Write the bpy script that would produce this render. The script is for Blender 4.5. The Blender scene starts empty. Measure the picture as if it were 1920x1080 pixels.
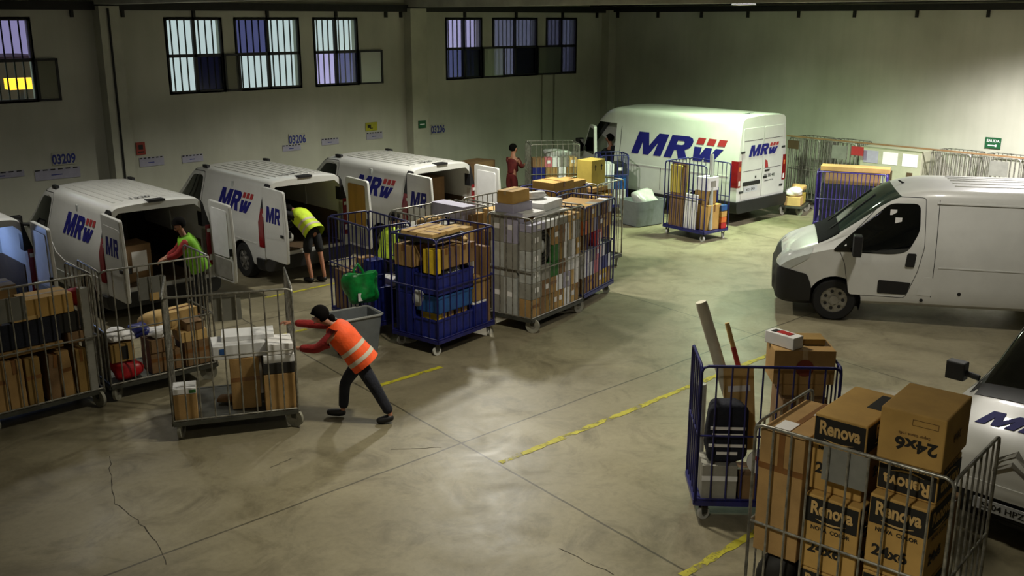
import bpy, bmesh, math, random
from mathutils import Vector, Matrix, Euler
from mathutils.bvhtree import BVHTree
random.seed(7)
SC = bpy.context.scene
COL = SC.collection
R = math.radians

# ------------------------------------------------------------------ camera
cam_d = bpy.data.cameras.new('camera'); cam = bpy.data.objects.new('camera', cam_d)
COL.objects.link(cam); SC.camera = cam
cam.location = (0, 0, 4.8)
cam.rotation_euler = (R(90 - 15.268), 0, R(46.9 - 90))
cam_d.sensor_width = 36; cam_d.lens = 1850 / 1920 * 36
cam_d.clip_start = .05; cam_d.clip_end = 300
# ------------------------------------------------------------------ world, exposure
W = bpy.data.worlds.new('dusk'); SC.world = W; W.use_nodes = True
bg = W.node_tree.nodes['Background']; bg.inputs[0].default_value = (.70, .72, .84, 1); bg.inputs[1].default_value = .85
SC.view_settings.view_transform = 'Standard'; SC.view_settings.look = 'None'
SC.view_settings.gamma = 1; SC.view_settings.use_curve_mapping = False
SC.view_settings.exposure = 0.0

# lamps: x, y, watts, colour  (used by the ceiling_lamp builder)
LAMPS = [
    (19.12, 12.98, 760, (.74, 1.0, .62)),
    (20.7, 7.4, 1750, (1.0, .96, .97)),
    (12.6, 14.2, 490, (1.0, .97, .86)),
    (5.4, 16.0, 120, (1.0, .97, .86)),
    (13.6, 5.4, 150, (1.0, .95, .82)),
    (7.4, 7.6, 290, (1.0, .94, .76)),
    (1.6, 2.6, 340, (1.0, .95, .80)),
]

# ------------------------------------------------------------------ helpers
def lin(c):
    if isinstance(c, str):
        c = [int(c[i:i+2], 16) / 255 for i in (0, 2, 4)]
        c = [v / 12.92 if v <= .04045 else ((v + .055) / 1.055) ** 2.4 for v in c]
    return (c[0], c[1], c[2], 1)

MATS = {}
def mat(name, col, rough=.6, metal=0., var=.12, scale=6., bump=0., bscale=60., stretch=None, col2=None, spec=.5, coat=0.):
    if name in MATS: return MATS[name]
    m = bpy.data.materials.new(name); m.use_nodes = True; MATS[name] = m
    nt = m.node_tree; b = nt.nodes['Principled BSDF']
    b.inputs['Roughness'].default_value = rough; b.inputs['Metallic'].default_value = metal
    b.inputs['Specular IOR Level'].default_value = spec
    b.inputs['Coat Weight'].default_value = coat
    tc = nt.nodes.new('ShaderNodeTexCoord'); src = tc.outputs['Object']
    if stretch:
        mp = nt.nodes.new('ShaderNodeMapping'); mp.inputs['Scale'].default_value = stretch
        nt.links.new(src, mp.inputs['Vector']); src = mp.outputs['Vector']
    n = nt.nodes.new('ShaderNodeTexNoise'); n.inputs['Scale'].default_value = scale
    n.inputs['Detail'].default_value = 5; n.inputs['Roughness'].default_value = .6
    nt.links.new(src, n.inputs['Vector'])
    c = lin(col); c2 = lin(col2) if col2 else tuple(v * (1 - var * 2) for v in c[:3]) + (1,)
    c1 = c if col2 else tuple(min(1, v * (1 + var)) for v in c[:3]) + (1,)
    r = nt.nodes.new('ShaderNodeValToRGB')
    r.color_ramp.elements[0].position = .35; r.color_ramp.elements[1].position = .68
    r.color_ramp.elements[0].color = c2; r.color_ramp.elements[1].color = c1
    nt.links.new(n.outputs['Fac'], r.inputs['Fac']); nt.links.new(r.outputs['Color'], b.inputs['Base Color'])
    if bump:
        n2 = nt.nodes.new('ShaderNodeTexNoise'); n2.inputs['Scale'].default_value = bscale
        bp = nt.nodes.new('ShaderNodeBump'); bp.inputs['Strength'].default_value = bump; bp.inputs['Distance'].default_value = .02
        nt.links.new(src, n2.inputs['Vector']); nt.links.new(n2.outputs['Fac'], bp.inputs['Height'])
        nt.links.new(bp.outputs['Normal'], b.inputs['Normal'])
    return m

def glass(name, tint, fac=.25, rough=.05):
    if name in MATS: return MATS[name]
    m = bpy.data.materials.new(name); m.use_nodes = True; MATS[name] = m
    nt = m.node_tree; nt.nodes.remove(nt.nodes['Principled BSDF'])
    out = nt.nodes['Material Output']
    t = nt.nodes.new('ShaderNodeBsdfTransparent'); t.inputs[0].default_value = lin(tint)
    g = nt.nodes.new('ShaderNodeBsdfGlossy'); g.inputs['Roughness'].default_value = rough
    g.inputs[0].default_value = (.9, .95, .93, 1)
    f = nt.nodes.new('ShaderNodeFresnel'); f.inputs[0].default_value = 1.5
    mx = nt.nodes.new('ShaderNodeMixShader')
    nt.links.new(f.outputs[0], mx.inputs[0]); nt.links.new(t.outputs[0], mx.inputs[1]); nt.links.new(g.outputs[0], mx.inputs[2])
    nt.links.new(mx.outputs[0], out.inputs[0])
    return m

def emis(name, col, s):
    m = bpy.data.materials.new(name); m.use_nodes = True
    b = m.node_tree.nodes['Principled BSDF']; b.inputs['Base Color'].default_value = lin(col)
    b.inputs['Emission Color'].default_value = lin(col); b.inputs['Emission Strength'].default_value = s
    return m

def tag(o, label=None, cat=None, group=None, kind=None):
    if label: o['label'] = label
    if cat: o['category'] = cat
    if group: o['group'] = group
    if kind: o['kind'] = kind
    return o

def empty(name, loc, rz=0, label=None, cat=None, group=None, kind=None):
    o = bpy.data.objects.new(name, None); COL.objects.link(o)
    o.location = loc; o.rotation_euler = (0, 0, rz); o.empty_display_size = .1
    return tag(o, label, cat, group, kind)

class MB:
    def __init__(s): s.bm = bmesh.new()
    def face(s, vs):
        try: return s.bm.faces.new(vs)
        except ValueError: return None
    def box(s, c, d, rot=None, M=None):
        """c centre, d full dims"""
        X = Matrix.Translation(Vector(c)) @ (rot.to_4x4() if rot is not None else Matrix.Identity(4))
        if M is not None: X = M @ X
        v = [s.bm.verts.new(X @ Vector((d[0]*(i-.5), d[1]*(j-.5), d[2]*(k-.5)))) for i in (0, 1) for j in (0, 1) for k in (0, 1)]
        for f in ((0,1,3,2),(4,6,7,5),(0,4,5,1),(2,3,7,6),(0,2,6,4),(1,5,7,3)): s.face([v[i] for i in f])
        return s
    def b2(s, lo, hi):
        return s.box([(a+b)/2 for a, b in zip(lo, hi)], [b-a for a, b in zip(lo, hi)])
    def tube(s, pts, r, n=6, cap=True):
        pts = [Vector(p) for p in pts]; rs = r if isinstance(r, (list, tuple)) else [r]*len(pts)
        rings = []; prev = None
        for i, p in enumerate(pts):
            a = pts[max(0, i-1)]; b = pts[min(len(pts)-1, i+1)]; t = (b-a).normalized()
            if prev is None: u = t.orthogonal().normalized()
            else:
                u = prev - t*prev.dot(t)
                u = u.normalized() if u.length > 1e-5 else t.orthogonal().normalized()
            prev = u; w = t.cross(u)
            rings.append([s.bm.verts.new(p + (u*math.cos(2*math.pi*k/n) + w*math.sin(2*math.pi*k/n))*rs[i]) for k in range(n)])
        for A, B in zip(rings, rings[1:]):
            for k in range(n): s.face([A[k], A[(k+1) % n], B[(k+1) % n], B[k]])
        if cap: s.face(rings[0][::-1]); s.face(rings[-1])
        return s
    def loft(s, rings, cap=True):
        rr = [[s.bm.verts.new(Vector(p)) for p in r] for r in rings]; n = len(rr[0])
        for A, B in zip(rr, rr[1:]):
            for k in range(n): s.face([A[k], A[(k+1) % n], B[(k+1) % n], B[k]])
        if cap: s.face(rr[0][::-1]); s.face(rr[-1])
        return s
    def prism(s, poly, M, h):
        """poly in (u,v) -> M @ (u,v,0..h)"""
        a = [s.bm.verts.new(M @ Vector((p[0], p[1], 0))) for p in poly]
        b = [s.bm.verts.new(M @ Vector((p[0], p[1], h))) for p in poly]
        n = len(poly); s.face(a[::-1]); s.face(b)
        for k in range(n): s.face([a[k], a[(k+1) % n], b[(k+1) % n], b[k]])
        return s
    def cyl(s, c, r, h, axis='z', n=20, r2=None):
        c = Vector(c); ax = {'x': Vector((1,0,0)), 'y': Vector((0,1,0)), 'z': Vector((0,0,1))}[axis]
        return s.tube([c - ax*h/2, c + ax*h/2], [r, r2 if r2 is not None else r], n)
    def ball(s, c, r, sc=(1,1,1), u=12, v=8, M=None):
        X = Matrix.Translation(Vector(c)) @ (M.to_4x4() if M is not None else Matrix.Identity(4)) @ Matrix.Diagonal((r*sc[0], r*sc[1], r*sc[2], 1))
        bmesh.ops.create_uvsphere(s.bm, u_segments=u, v_segments=v, radius=1, matrix=X); return s
    def blob(s, c, d, seed, rough=.25, sub=3, M=None, pw=.75):
        """crumpled sack"""
        b2 = bmesh.new(); bmesh.ops.create_icosphere(b2, subdivisions=sub, radius=1)
        rnd = random.Random(seed)
        ds = [(Vector((rnd.gauss(0,1), rnd.gauss(0,1), rnd.gauss(0,1))).normalized(), rnd.uniform(2, 6), rnd.uniform(0, 6)) for _ in range(7)]
        X = Matrix.Translation(Vector(c)) @ (M.to_4x4() if M is not None else Matrix.Identity(4))
        vs = {}
        for v in b2.verts:
            p = v.co.copy(); k = 1 + rough * sum(math.sin(p.dot(a)*f + ph) for a, f, ph in ds) / 4
            q = Vector([math.copysign(abs(t)**pw, t) for t in p]) * k
            vs[v.index] = s.bm.verts.new(X @ Vector((q.x*d[0]/2, q.y*d[1]/2, q.z*d[2]/2)))
        for f in b2.faces: s.face([vs[v.index] for v in f.verts])
        b2.free(); return s
    def mesh(s, name):
        bmesh.ops.recalc_face_normals(s.bm, faces=s.bm.faces)
        me = bpy.data.meshes.new(name); s.bm.to_mesh(me); return me
    def obj(s, name, m, parent=None, smooth=None, loc=None, bevel=0, label=None):
        me = s.mesh(name); s.bm.free()
        o = bpy.data.objects.new(name, me); COL.objects.link(o)
        if m: me.materials.append(m)
        if smooth is not None:
            me.shade_smooth(); me.set_sharp_from_angle(angle=R(smooth))
        if parent: o.parent = parent
        if loc is not None: o.location = loc
        if bevel:
            md = o.modifiers.new('bevel', 'BEVEL'); md.width = bevel; md.segments = 2; md.limit_method = 'ANGLE'; md.angle_limit = R(40)
        if label: o['label'] = label
        return o

def copy_tree(o, parent=None):
    c = o.copy(); COL.objects.link(c); c.parent = parent
    for ch in list(o.children): copy_tree(ch, c)
    return c

def struct(name, mb, m, parent=None, smooth=None):
    o = mb.obj(name, m, parent, smooth)
    if parent is None: o['kind'] = 'structure'
    return o

_txt = {}
def text_polys(s, size=1, bold=.03, shear=0., sx=1., align='LEFT'):
    """mesh verts + faces of a line of lettering"""
    key = (s, size, bold, shear, sx, align)
    if key in _txt: return _txt[key]
    c = bpy.data.curves.new('t', 'FONT'); c.body = s; c.size = size; c.offset = bold*size; c.shear = shear; c.align_x = align
    c.resolution_u = 3
    o = bpy.data.objects.new('t', c); COL.objects.link(o)
    dg = bpy.context.evaluated_depsgraph_get(); me = bpy.data.meshes.new_from_object(o.evaluated_get(dg))
    vs = [(v.co.x*sx, v.co.y) for v in me.vertices]; fs = [list(p.vertices) for p in me.polygons]
    bpy.data.objects.remove(o); bpy.data.curves.remove(c); bpy.data.meshes.remove(me)
    _txt[key] = (vs, fs); return vs, fs

def letter(mb, s, M, **kw):
    vs, fs = text_polys(s, **kw)
    v = [mb.bm.verts.new(M @ Vector((a, b, 0))) for a, b in vs]
    for f in fs: mb.face([v[i] for i in f])
    return mb

def frame(o, ux, uy):
    """matrix with origin o and in-plane axes ux, uy (normal = ux x uy)"""
    ux = Vector(ux).normalized(); uy = Vector(uy).normalized(); n = ux.cross(uy)
    M = Matrix(((ux.x, uy.x, n.x, o[0]), (ux.y, uy.y, n.y, o[1]), (ux.z, uy.z, n.z, o[2]), (0, 0, 0, 1)))
    return M

def boolean(o, cutter, op='DIFFERENCE', keep=False):
    md = o.modifiers.new('b', 'BOOLEAN'); md.operation = op; md.object = cutter; md.solver = 'EXACT'
    bpy.context.view_layer.update()
    dg = bpy.context.evaluated_depsgraph_get()
    me = bpy.data.meshes.new_from_object(o.evaluated_get(dg))
    o.modifiers.clear(); old = o.data; o.data = me
    bpy.data.meshes.remove(old)
    if not keep: bpy.data.objects.remove(cutter)
    return o

# ------------------------------------------------------------------ materials
M_ = dict(
    paint=mat('van_white_paint', 'c9c9c4', .32, var=.03, scale=2.5, coat=.5),
    paintb=mat('van_inner_white', 'b4b8b4', .5, var=.06, scale=4),
    black=mat('black_plastic', '131315', .55, var=.1),
    rubber=mat('tyre_rubber', '0d0d0d', .8, var=.1),
    seam=mat('seam_dark', '2a2a2a', .8, var=.05),
    steel=mat('zinc_steel', '98968c', .36, .6, var=.25, scale=14),
    steeld=mat('dull_steel_sheet', '55564f', .5, .6, var=.2, scale=5),
    blue=mat('blue_paint', '1a1c5e', .42, var=.2, scale=10),
    purple=mat('violet_paint', '30226e', .45, var=.2, scale=10),
    card=mat('cardboard', 'a3814e', .85, var=.10, scale=3, bump=.1),
    card2=mat('cardboard_dark', '7f6240', .85, var=.12, scale=3, bump=.1),
    card3=mat('cardboard_pale', 'c6a468', .85, var=.08, scale=3, bump=.1),
    card4=mat('cardboard_olive', '94763e', .85, var=.1, scale=3, bump=.1),
    cardy=mat('cardboard_yellow', 'b9a548', .8, var=.08, scale=3),
    cream=mat('cream_wrap', 'd6d2c2', .5, var=.05),
    cardo=mat('cardboard_orange', 'ba9450', .8, var=.08, scale=3),
    white=mat('white_card', 'dcdcdc', .6, var=.03),
    lav=mat('lavender_card', 'a09cae', .6, var=.05),
    greyc=mat('grey_card', '8e8c82', .75, var=.08),
    tape=mat('brown_tape', '7a5128', .35, var=.1),
    taper=mat('clear_tape', 'b59d74', .25, var=.1),
    paper=mat('paper', 'e4e2e0', .7, var=.03),
    ink=mat('black_ink', '17150f', .7, var=.05),
    inkb=mat('brown_ink', '5a3f20', .8, var=.05),
    navy=mat('logo_navy', '1a1a6a', .6, var=.05, spec=.2),
    redl=mat('logo_red', '9c2a2c', .45, var=.05),
    red=mat('red_plastic', 'b01c22', .4, var=.15),
    redlight=mat('tail_red', '7a1216', .2, var=.1),
    green=mat('green_bag', '0f8a3c', .35, var=.25, scale=9, bump=.3, bscale=14),
    gvest=mat('green_vest', '7fc222', .7, var=.1, bump=.2, bscale=30),
    yvest=mat('yellow_vest', 'c3e02c', .7, var=.1, bump=.2, bscale=30),
    ovest=mat('orange_vest', 'f2571a', .7, var=.1, bump=.2, bscale=30),
    refl=mat('reflective_band', 'c2b8a6', .4, var=.05),
    redcloth=mat('red_sweater', '8e1a18', .85, var=.15, bump=.3, bscale=40),
    redcoat=mat('dark_red_coat', '5e1414', .85, var=.15, bump=.3, bscale=40),
    dark=mat('dark_cloth', '101216', .9, var=.2, bump=.3, bscale=40),
    denim=mat('navy_cloth', '171a26', .9, var=.2, bump=.3, bscale=40),
    skin=mat('skin', 'a8745a', .55, var=.06),
    hair=mat('hair', '0b0908', .9, var=.2, spec=.1),
    chrome=mat('chrome', 'c9c9c9', .12, 1., var=.05),
    alloy=mat('wheel_rim', '97958f', .35, .7, var=.1),
    castw=mat('caster_tread', '8c8a7c', .6, var=.15),
    lamp_g=mat('lamp_glass', 'b9bdb8', .15, var=.05),
    bluebox=mat('blue_crate', '1b2574', .4, var=.15),
    bluelt=mat('light_blue_crate', '1f4f8c', .4, var=.15),
    plate=mat('number_plate', 'b9bcc0', .4, var=.05),
    poly=mat('clear_wrap', 'aeb0ab', .25, var=.1),
    tub=mat('grey_tub', '6d7274', .45, var=.08),
    yellow=mat('yellow_plastic', 'd8b92a', .5, var=.1),
    orange=mat('orange_card', 'cf6a2a', .5, var=.1),
    ply=mat('plywood', '96702c', .6, var=.12, scale=5, stretch=(1, 1, .2)),
    frame=mat('window_frame_black', '0f1012', .5, var=.1),
    pink=mat('pink_print', 'c9747c', .5, var=.1),
    dgl=glass('tinted_glass', '1c211f'),
    wsgl=glass('windscreen_glass', '5c6e63'),
    matte=mat('matte_black', '0c0c0c', .95, var=.05, spec=.1),
    brownd=mat('dark_brown_panel', '4a3822', .7, var=.1),
    greend=mat('dark_green_card', '2f6b2c', .6, var=.15),
)

# ------------------------------------------------------------------ room shell
WX, WY, ZT = 24.0, 21.2, 5.0
def wall_mat():
    m = bpy.data.materials.new('painted_block_wall'); m.use_nodes = True; nt = m.node_tree; b = nt.nodes['Principled BSDF']
    b.inputs['Roughness'].default_value = .8
    tc = nt.nodes.new('ShaderNodeTexCoord')
    n = nt.nodes.new('ShaderNodeTexNoise'); n.inputs['Scale'].default_value = .6; n.inputs['Detail'].default_value = 6
    mp = nt.nodes.new('ShaderNodeMapping'); mp.inputs['Scale'].default_value = (3, 3, .35)
    n2 = nt.nodes.new('ShaderNodeTexNoise'); n2.inputs['Scale'].default_value = 1.5; n2.inputs['Detail'].default_value = 4
    nt.links.new(tc.outputs['Object'], n.inputs['Vector']); nt.links.new(tc.outputs['Object'], mp.inputs['Vector']); nt.links.new(mp.outputs['Vector'], n2.inputs['Vector'])
    r = nt.nodes.new('ShaderNodeValToRGB'); r.color_ramp.elements[0].position = .3; r.color_ramp.elements[1].position = .7
    r.color_ramp.elements[0].color = lin('9e9e8e'); r.color_ramp.elements[1].color = lin('b5b5a5')
    mx = nt.nodes.new('ShaderNodeMixRGB'); mx.blend_type = 'MULTIPLY'; mx.inputs[0].default_value = .14
    r2 = nt.nodes.new('ShaderNodeValToRGB'); r2.color_ramp.elements[0].position = .3; r2.color_ramp.elements[1].position = .6
    r2.color_ramp.elements[0].color = (.55, .55, .5, 1); r2.color_ramp.elements[1].color = (1, 1, 1, 1)
    nt.links.new(n.outputs['Fac'], r.inputs['Fac']); nt.links.new(n2.outputs['Fac'], r2.inputs['Fac'])
    nt.links.new(r.outputs['Color'], mx.inputs[1]); nt.links.new(r2.outputs['Color'], mx.inputs[2]); nt.links.new(mx.outputs[0], b.inputs['Base Color'])
    # faint horizontal courses as relief
    br = nt.nodes.new('ShaderNodeTexNoise'); br.inputs['Scale'].default_value = 3
    bp = nt.nodes.new('ShaderNodeBump'); bp.inputs['Strength'].default_value = .06; bp.inputs['Distance'].default_value = .02
    nt.links.new(tc.outputs['Object'], br.inputs['Vector']); nt.links.new(br.outputs['Fac'], bp.inputs['Height']); nt.links.new(bp.outputs['Normal'], b.inputs['Normal'])
    return m
MW = wall_mat()

def floor_mat():
    m = bpy.data.materials.new('worn_concrete_floor'); m.use_nodes = True; nt = m.node_tree; b = nt.nodes['Principled BSDF']
    L = nt.links.new; N = nt.nodes.new
    tc = N('ShaderNodeTexCoord'); O = tc.outputs['Object']
    def noise(s, d=6, rg=.6, dist=0):
        n = N('ShaderNodeTexNoise'); n.inputs['Scale'].default_value = s; n.inputs['Detail'].default_value = d
        n.inputs['Roughness'].default_value = rg; n.inputs['Distortion'].default_value = dist; L(O, n.inputs['Vector']); return n.outputs['Fac']
    def ramp(f, a, ca, c, cc):
        r = N('ShaderNodeValToRGB'); r.color_ramp.elements[0].position = a; r.color_ramp.elements[1].position = c
        r.color_ramp.elements[0].color = ca; r.color_ramp.elements[1].color = cc; L(f, r.inputs['Fac']); return r.outputs['Color']
    def mul(a, c, f=1.):
        x = N('ShaderNodeMixRGB'); x.blend_type = 'MULTIPLY'; x.inputs[0].default_value = f; L(a, x.inputs[1]); L(c, x.inputs[2]); return x.outputs[0]
    def mth(op, a, c=None):
        x = N('ShaderNodeMath'); x.operation = op
        if isinstance(a, float): x.inputs[0].default_value = a
        else: L(a, x.inputs[0])
        if c is not None:
            if isinstance(c, float): x.inputs[1].default_value = c
            else: L(c, x.inputs[1])
        return x.outputs[0]
    base = ramp(noise(.35, 8, .62, .6), .32, lin('6d6652'), .68, lin('8f876e'))
    st = ramp(noise(1.3, 8, .7, 1.2), .30, (.42, .40, .36, 1), .52, (1, 1, 1, 1))
    fine = ramp(noise(14, 4, .7), .3, (.86, .86, .84, 1), .6, (1, 1, 1, 1))
    c = mul(mul(base, st, .7), fine)
    sp = N('ShaderNodeSeparateXYZ'); L(O, sp.inputs[0])
    wob = mth('MULTIPLY', mth('SUBTRACT', noise(.9, 3), .5), .05)
    def line(coord, v, w):   # 1 away from the joint, 0 in it
        return mth('GREATER_THAN', mth('ABSOLUTE', mth('SUBTRACT', mth('ADD', coord, wob), v)), w)
    j = line(sp.outputs[1], 8.2, .013)
    xt = mth('SUBTRACT', sp.outputs[0], mth('MULTIPLY', mth('SUBTRACT', sp.outputs[1], 8.2), .09))
    j = mth('MULTIPLY', j, line(xt, 6.86, .013))
    j = mth('MULTIPLY', j, line(sp.outputs[1], 2.2, .012))
    j = mth('MULTIPLY', j, line(sp.outputs[1], 14.2, .012))
    j = mth('MULTIPLY', j, line(xt, 12.9, .010))
    j = mth('MULTIPLY', j, line(xt, 18.9, .010))
    # a wandering crack
    jc = mth('ADD', mth('MULTIPLY', j, .62), .38)
    cc = N('ShaderNodeCombineXYZ')
    for i in range(3): L(jc, cc.inputs[i])
    c = mul(c, cc.outputs[0])
    L(c, b.inputs['Base Color'])
    rr = ramp(noise(1.1, 6, .65, .8), .3, (.36, .36, .36, 1), .75, (.58, .58, .58, 1)); L(rr, b.inputs['Roughness'])
    bp = N('ShaderNodeBump'); bp.inputs['Strength'].default_value = .08; bp.inputs['Distance'].default_value = .02
    L(noise(5, 6), bp.inputs['Height']); L(bp.outputs['Normal'], b.inputs['Normal'])
    b.inputs['Specular IOR Level'].default_value = .4
    return m

floor = struct('floor', MB().b2((-3, -4, -.2), (WX+.2, WY+.2, 0)), floor_mat())
def yline_mat():
    m = mat('worn_yellow_paint', 'a8a020', .6, var=.1)
    nt = m.node_tree; b = nt.nodes['Principled BSDF']
    n = nt.nodes.new('ShaderNodeTexNoise'); n.inputs['Scale'].default_value = 3.2; n.inputs['Detail'].default_value = 8; n.inputs['Roughness'].default_value = .75
    tc = nt.nodes.new('ShaderNodeTexCoord'); nt.links.new(tc.outputs['Object'], n.inputs['Vector'])
    r = nt.nodes.new('ShaderNodeValToRGB'); r.color_ramp.elements[0].position = .42; r.color_ramp.elements[1].position = .5
    nt.links.new(n.outputs['Fac'], r.inputs['Fac']); nt.links.new(r.outputs['Color'], b.inputs['Alpha'])
    return m
YL = yline_mat()
def yline(x0, x1, y, w=.085):
    rnd = random.Random(int(y*10)); mb = MB(); n = int((x1-x0)/.07)
    top = []; bot = []
    for i in range(n+1):
        x = x0 + (x1-x0)*i/n; top.append((x, y + w/2 + rnd.uniform(-.012, .012))); bot.append((x, y - w/2 + rnd.uniform(-.012, .012)))
    for i in range(n):
        v = [mb.bm.verts.new((p[0], p[1], .004)) for p in (bot[i], bot[i+1], top[i+1], top[i])]; mb.face(v)
    mb.obj('parking_line', YL, floor)
for a in ((6.84, 13.2, 7.5), (6.45, 9.6, 4.67), (7.2, 8.35, 10.4), (6.7, 7.9, 13.25), (8.3, 10.2, 15.35)): yline(*a)

# a wandering crack in the slab and a scratch
def crack(pts, w=.012):
    mb = MB(); rnd = random.Random(3); P = []
    for (x0, y0), (x1, y1) in zip(pts, pts[1:]):
        for k in range(6): P.append((x0+(x1-x0)*k/6 + rnd.uniform(-.015, .015), y0+(y1-y0)*k/6 + rnd.uniform(-.015, .015)))
    P.append(pts[-1]); L_ = []
    for i, p in enumerate(P):
        a = Vector(P[max(0, i-1)]); b = Vector(P[min(len(P)-1, i+1)]); d = (b-a).normalized(); ww = w*rnd.uniform(.3, 1)
        L_.append((mb.bm.verts.new((p[0]-d.y*ww/2, p[1]+d.x*ww/2, .002)), mb.bm.verts.new((p[0]+d.y*ww/2, p[1]-d.x*ww/2, .002))))
    for A, B in zip(L_, L_[1:]): mb.face([A[0], A[1], B[1], B[0]])
    mb.obj('floor_crack', mat('crack_dark', '3c382e', .9), floor)
crack([(3.72, 10.66), (3.47, 10.03), (3.30, 9.50), (3.32, 9.0), (3.28, 8.45), (3.17, 8.0)])
crack([(6.16, 8.62), (6.62, 8.27)]); crack([(4.9, 9.15), (5.2, 9.2)]); crack([(6.0, 5.75), (6.02, 5.1)])

# openings of the back wall (x0, x1), all z 3.22 .. 4.80
WIN = [(5.0, 6.80), (9.59, 10.88), (11.23, 12.87), (13.30, 14.54), (17.42, 18.68), (19.11, 20.83), (21.23, 22.50)]
Z0, Z1, ZM = 3.22, 4.80, 4.01
mb = MB(); x = -3
mb.b2((-3, WY, 0), (WX+.2, WY+.25, Z0)); mb.b2((-3, WY, Z1), (WX+.2, WY+.25, 5.9))
for a, b in WIN: mb.b2((x, WY, Z0), (a, WY+.25, Z1)); x = b
mb.b2((x, WY, Z0), (WX+.2, WY+.25, Z1))
struct('wall_back', mb, MW)
struct('wall_right', MB().b2((WX, -4, 0), (WX+.25, WY, 5.9)), MW)
struct('wall_left', MB().b2((-3.25, -4, 0), (-3, WY, 5.9)), MW)
struct('wall_front', MB().b2((-3, -4.25, 0), (WX+.2, -4, 5.9)), MW)
MC = mat('dark_concrete_ceiling', 'a2a296', .85, var=.12, scale=1.5)
struct('ceiling', MB().b2((-3.2, -4.2, 5.62), (WX+.2, WY+.2, 5.82)), MC)
n = 0
MP = mat('pillar_concrete', 'a8a896', .75, var=.08, scale=1.2)
for x0, x1, d in ((8.06, 8.48, .35), (16.0, 16.52, .3), (-.1, .35, .3)):
    n += 1; struct('trim_%d' % n, MB().b2((x0, WY-d, 0), (x1, WY, 5.05)), MP)
n += 1; struct('trim_%d' % n, MB().b2((WX-.35, WY-.3, 0), (WX, WY, 5.05)), MP)
for xc in (.1, 8.27, 16.26):      # main girders
    n += 1; struct('trim_%d' % n, MB().b2((xc-.22, -4, 5.08), (xc+.22, WY, 5.62)), MC)
ML = mat('dark_roof_steel', '1e1e1b', .6, .3, var=.15)
n += 1; struct('trim_%d' % n, MB().b2((-3, WY-.16, 4.97), (WX, WY, 5.14)), ML)
n += 1; struct('trim_%d' % n, MB().b2((WX-.16, -4, 4.99), (WX, WY, 5.14)), ML)
n += 1; struct('trim_%d' % n, MB().b2((WX-.9, -4, 5.16), (WX-.78, WY, 5.34)), ML)
for i, xx in enumerate((7.63, 8.67, 10.24, 12.05, 13.92, 15.42, 15.89, 16.24, 16.6, 18.05, 19.97, 21.87, 23.38)):
    n += 1; struct('trim_%d' % n, MB().b2((xx-.03, WY-.07, 4.83), (xx+.03, WY, 5.0)), ML)
for yy in (20.83, 19.26, 17.68, 16.12, 14.55, 12.96, 11.34, 9.66, 8.0):
    n += 1; struct('trim_%d' % n, MB().b2((WX-.07, yy-.03, 4.83), (WX, yy+.03, 5.0)), ML)
# a cable conduit beside the first pillar, wall pipes
n += 1; struct('trim_%d' % n, MB().tube([(8.24, WY-.37, 1.2), (8.24, WY-.37, 5.0)], .022), ML)
MPP = mat('painted_pipe', '8f8f7d', .6, var=.08)
for xx in (21.05, 21.55):
    n += 1; struct('trim_%d' % n, MB().tube([(xx, WY-.03, 0), (xx, WY-.03, 3.2)], .025), MPP)

# windows: frame, panes, bars; the lower pane row has sashes slid in front of the wall
gl = {k: glass('pane_' + k, c, rough=.15) for k, c in dict(w='f4fff6', l='e9e5fa', p='cfcae0', d='9a9eba', n='3e4260', k='3a3a38').items()}  # pane tints stand in for brighter and darker daylight outside
#  upper-left, upper-right, lower-left, lower-right
PAN = [('p', 'p', 'p', 'w'), ('w', 'w', 'w', 'n'), ('d', 'w', 'w', 'w'), ('w', 'w', 'l', 'd'), ('l', 'l', 'd', 'n'), ('l', 'l', 'l', 'n'), ('p', 'l', 'n', 'p')]
for i, ((a, b), cs) in enumerate(zip(WIN, PAN)):
    w = empty('window_%d' % (i+1), ((a+b)/2, WY, Z0), kind='structure')
    h = Z1 - Z0; hw = (b-a)/2; zm = ZM - Z0
    fr = MB(); t = .035
    for z in (0, zm, h): fr.b2((-hw, .0, z-t), (hw, .06, z+t))
    for x in (-hw, 0, hw): fr.b2((x-t, .0, -t), (x+t, .06, h+t))
    fr.obj('window_frame', M_['frame'], w)
    bars = MB()
    k = max(8, int((b-a)/.155))
    for q in range(1, k):
        x = -hw + 2*hw*q/k
        bars.b2((x-.013, .10, 0), (x+.013, .125, h))
    bars.obj('security_bars', M_['frame'], w)
    for q, (x0, x1, z0, z1) in enumerate(((-hw, 0, zm, h), (0, hw, zm, h), (-hw, 0, 0, zm), (0, hw, 0, zm))):
        MB().b2((x0+t, .03, z0+t), (x1-t, .036, z1-t)).obj('window_pane', gl[cs[q]], w)
n_w = len(WIN)
for a, b, c, hung in ((6.8, 7.2, 'k', 7.24), (10.88, 11.23, 'k', 11.27), (14.54, 15.26, 'k', 15.26), (18.68, 19.11, 'k', 19.5), (20.83, 21.23, 'k', 21.85)):
    n_w += 1
    w = empty('window_%d' % n_w, (a, WY, Z0), kind='structure')
    W2 = hung - a; fr = MB(); zz = ZM - Z0; t = .022
    for z in (0, zz): fr.b2((0, -.07, z-t), (W2, -.035, z+t))
    for x in (t, W2-t): fr.b2((x-t, -.07, 0), (x+t, -.035, zz))
    fr.obj('sliding_sash', M_['frame'], w)
    MB().b2((t, -.055, t), (W2-t, -.05, zz-t)).obj('window_pane', glass('sash_glass', 'f0f0ea', rough=.2), w)
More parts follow.
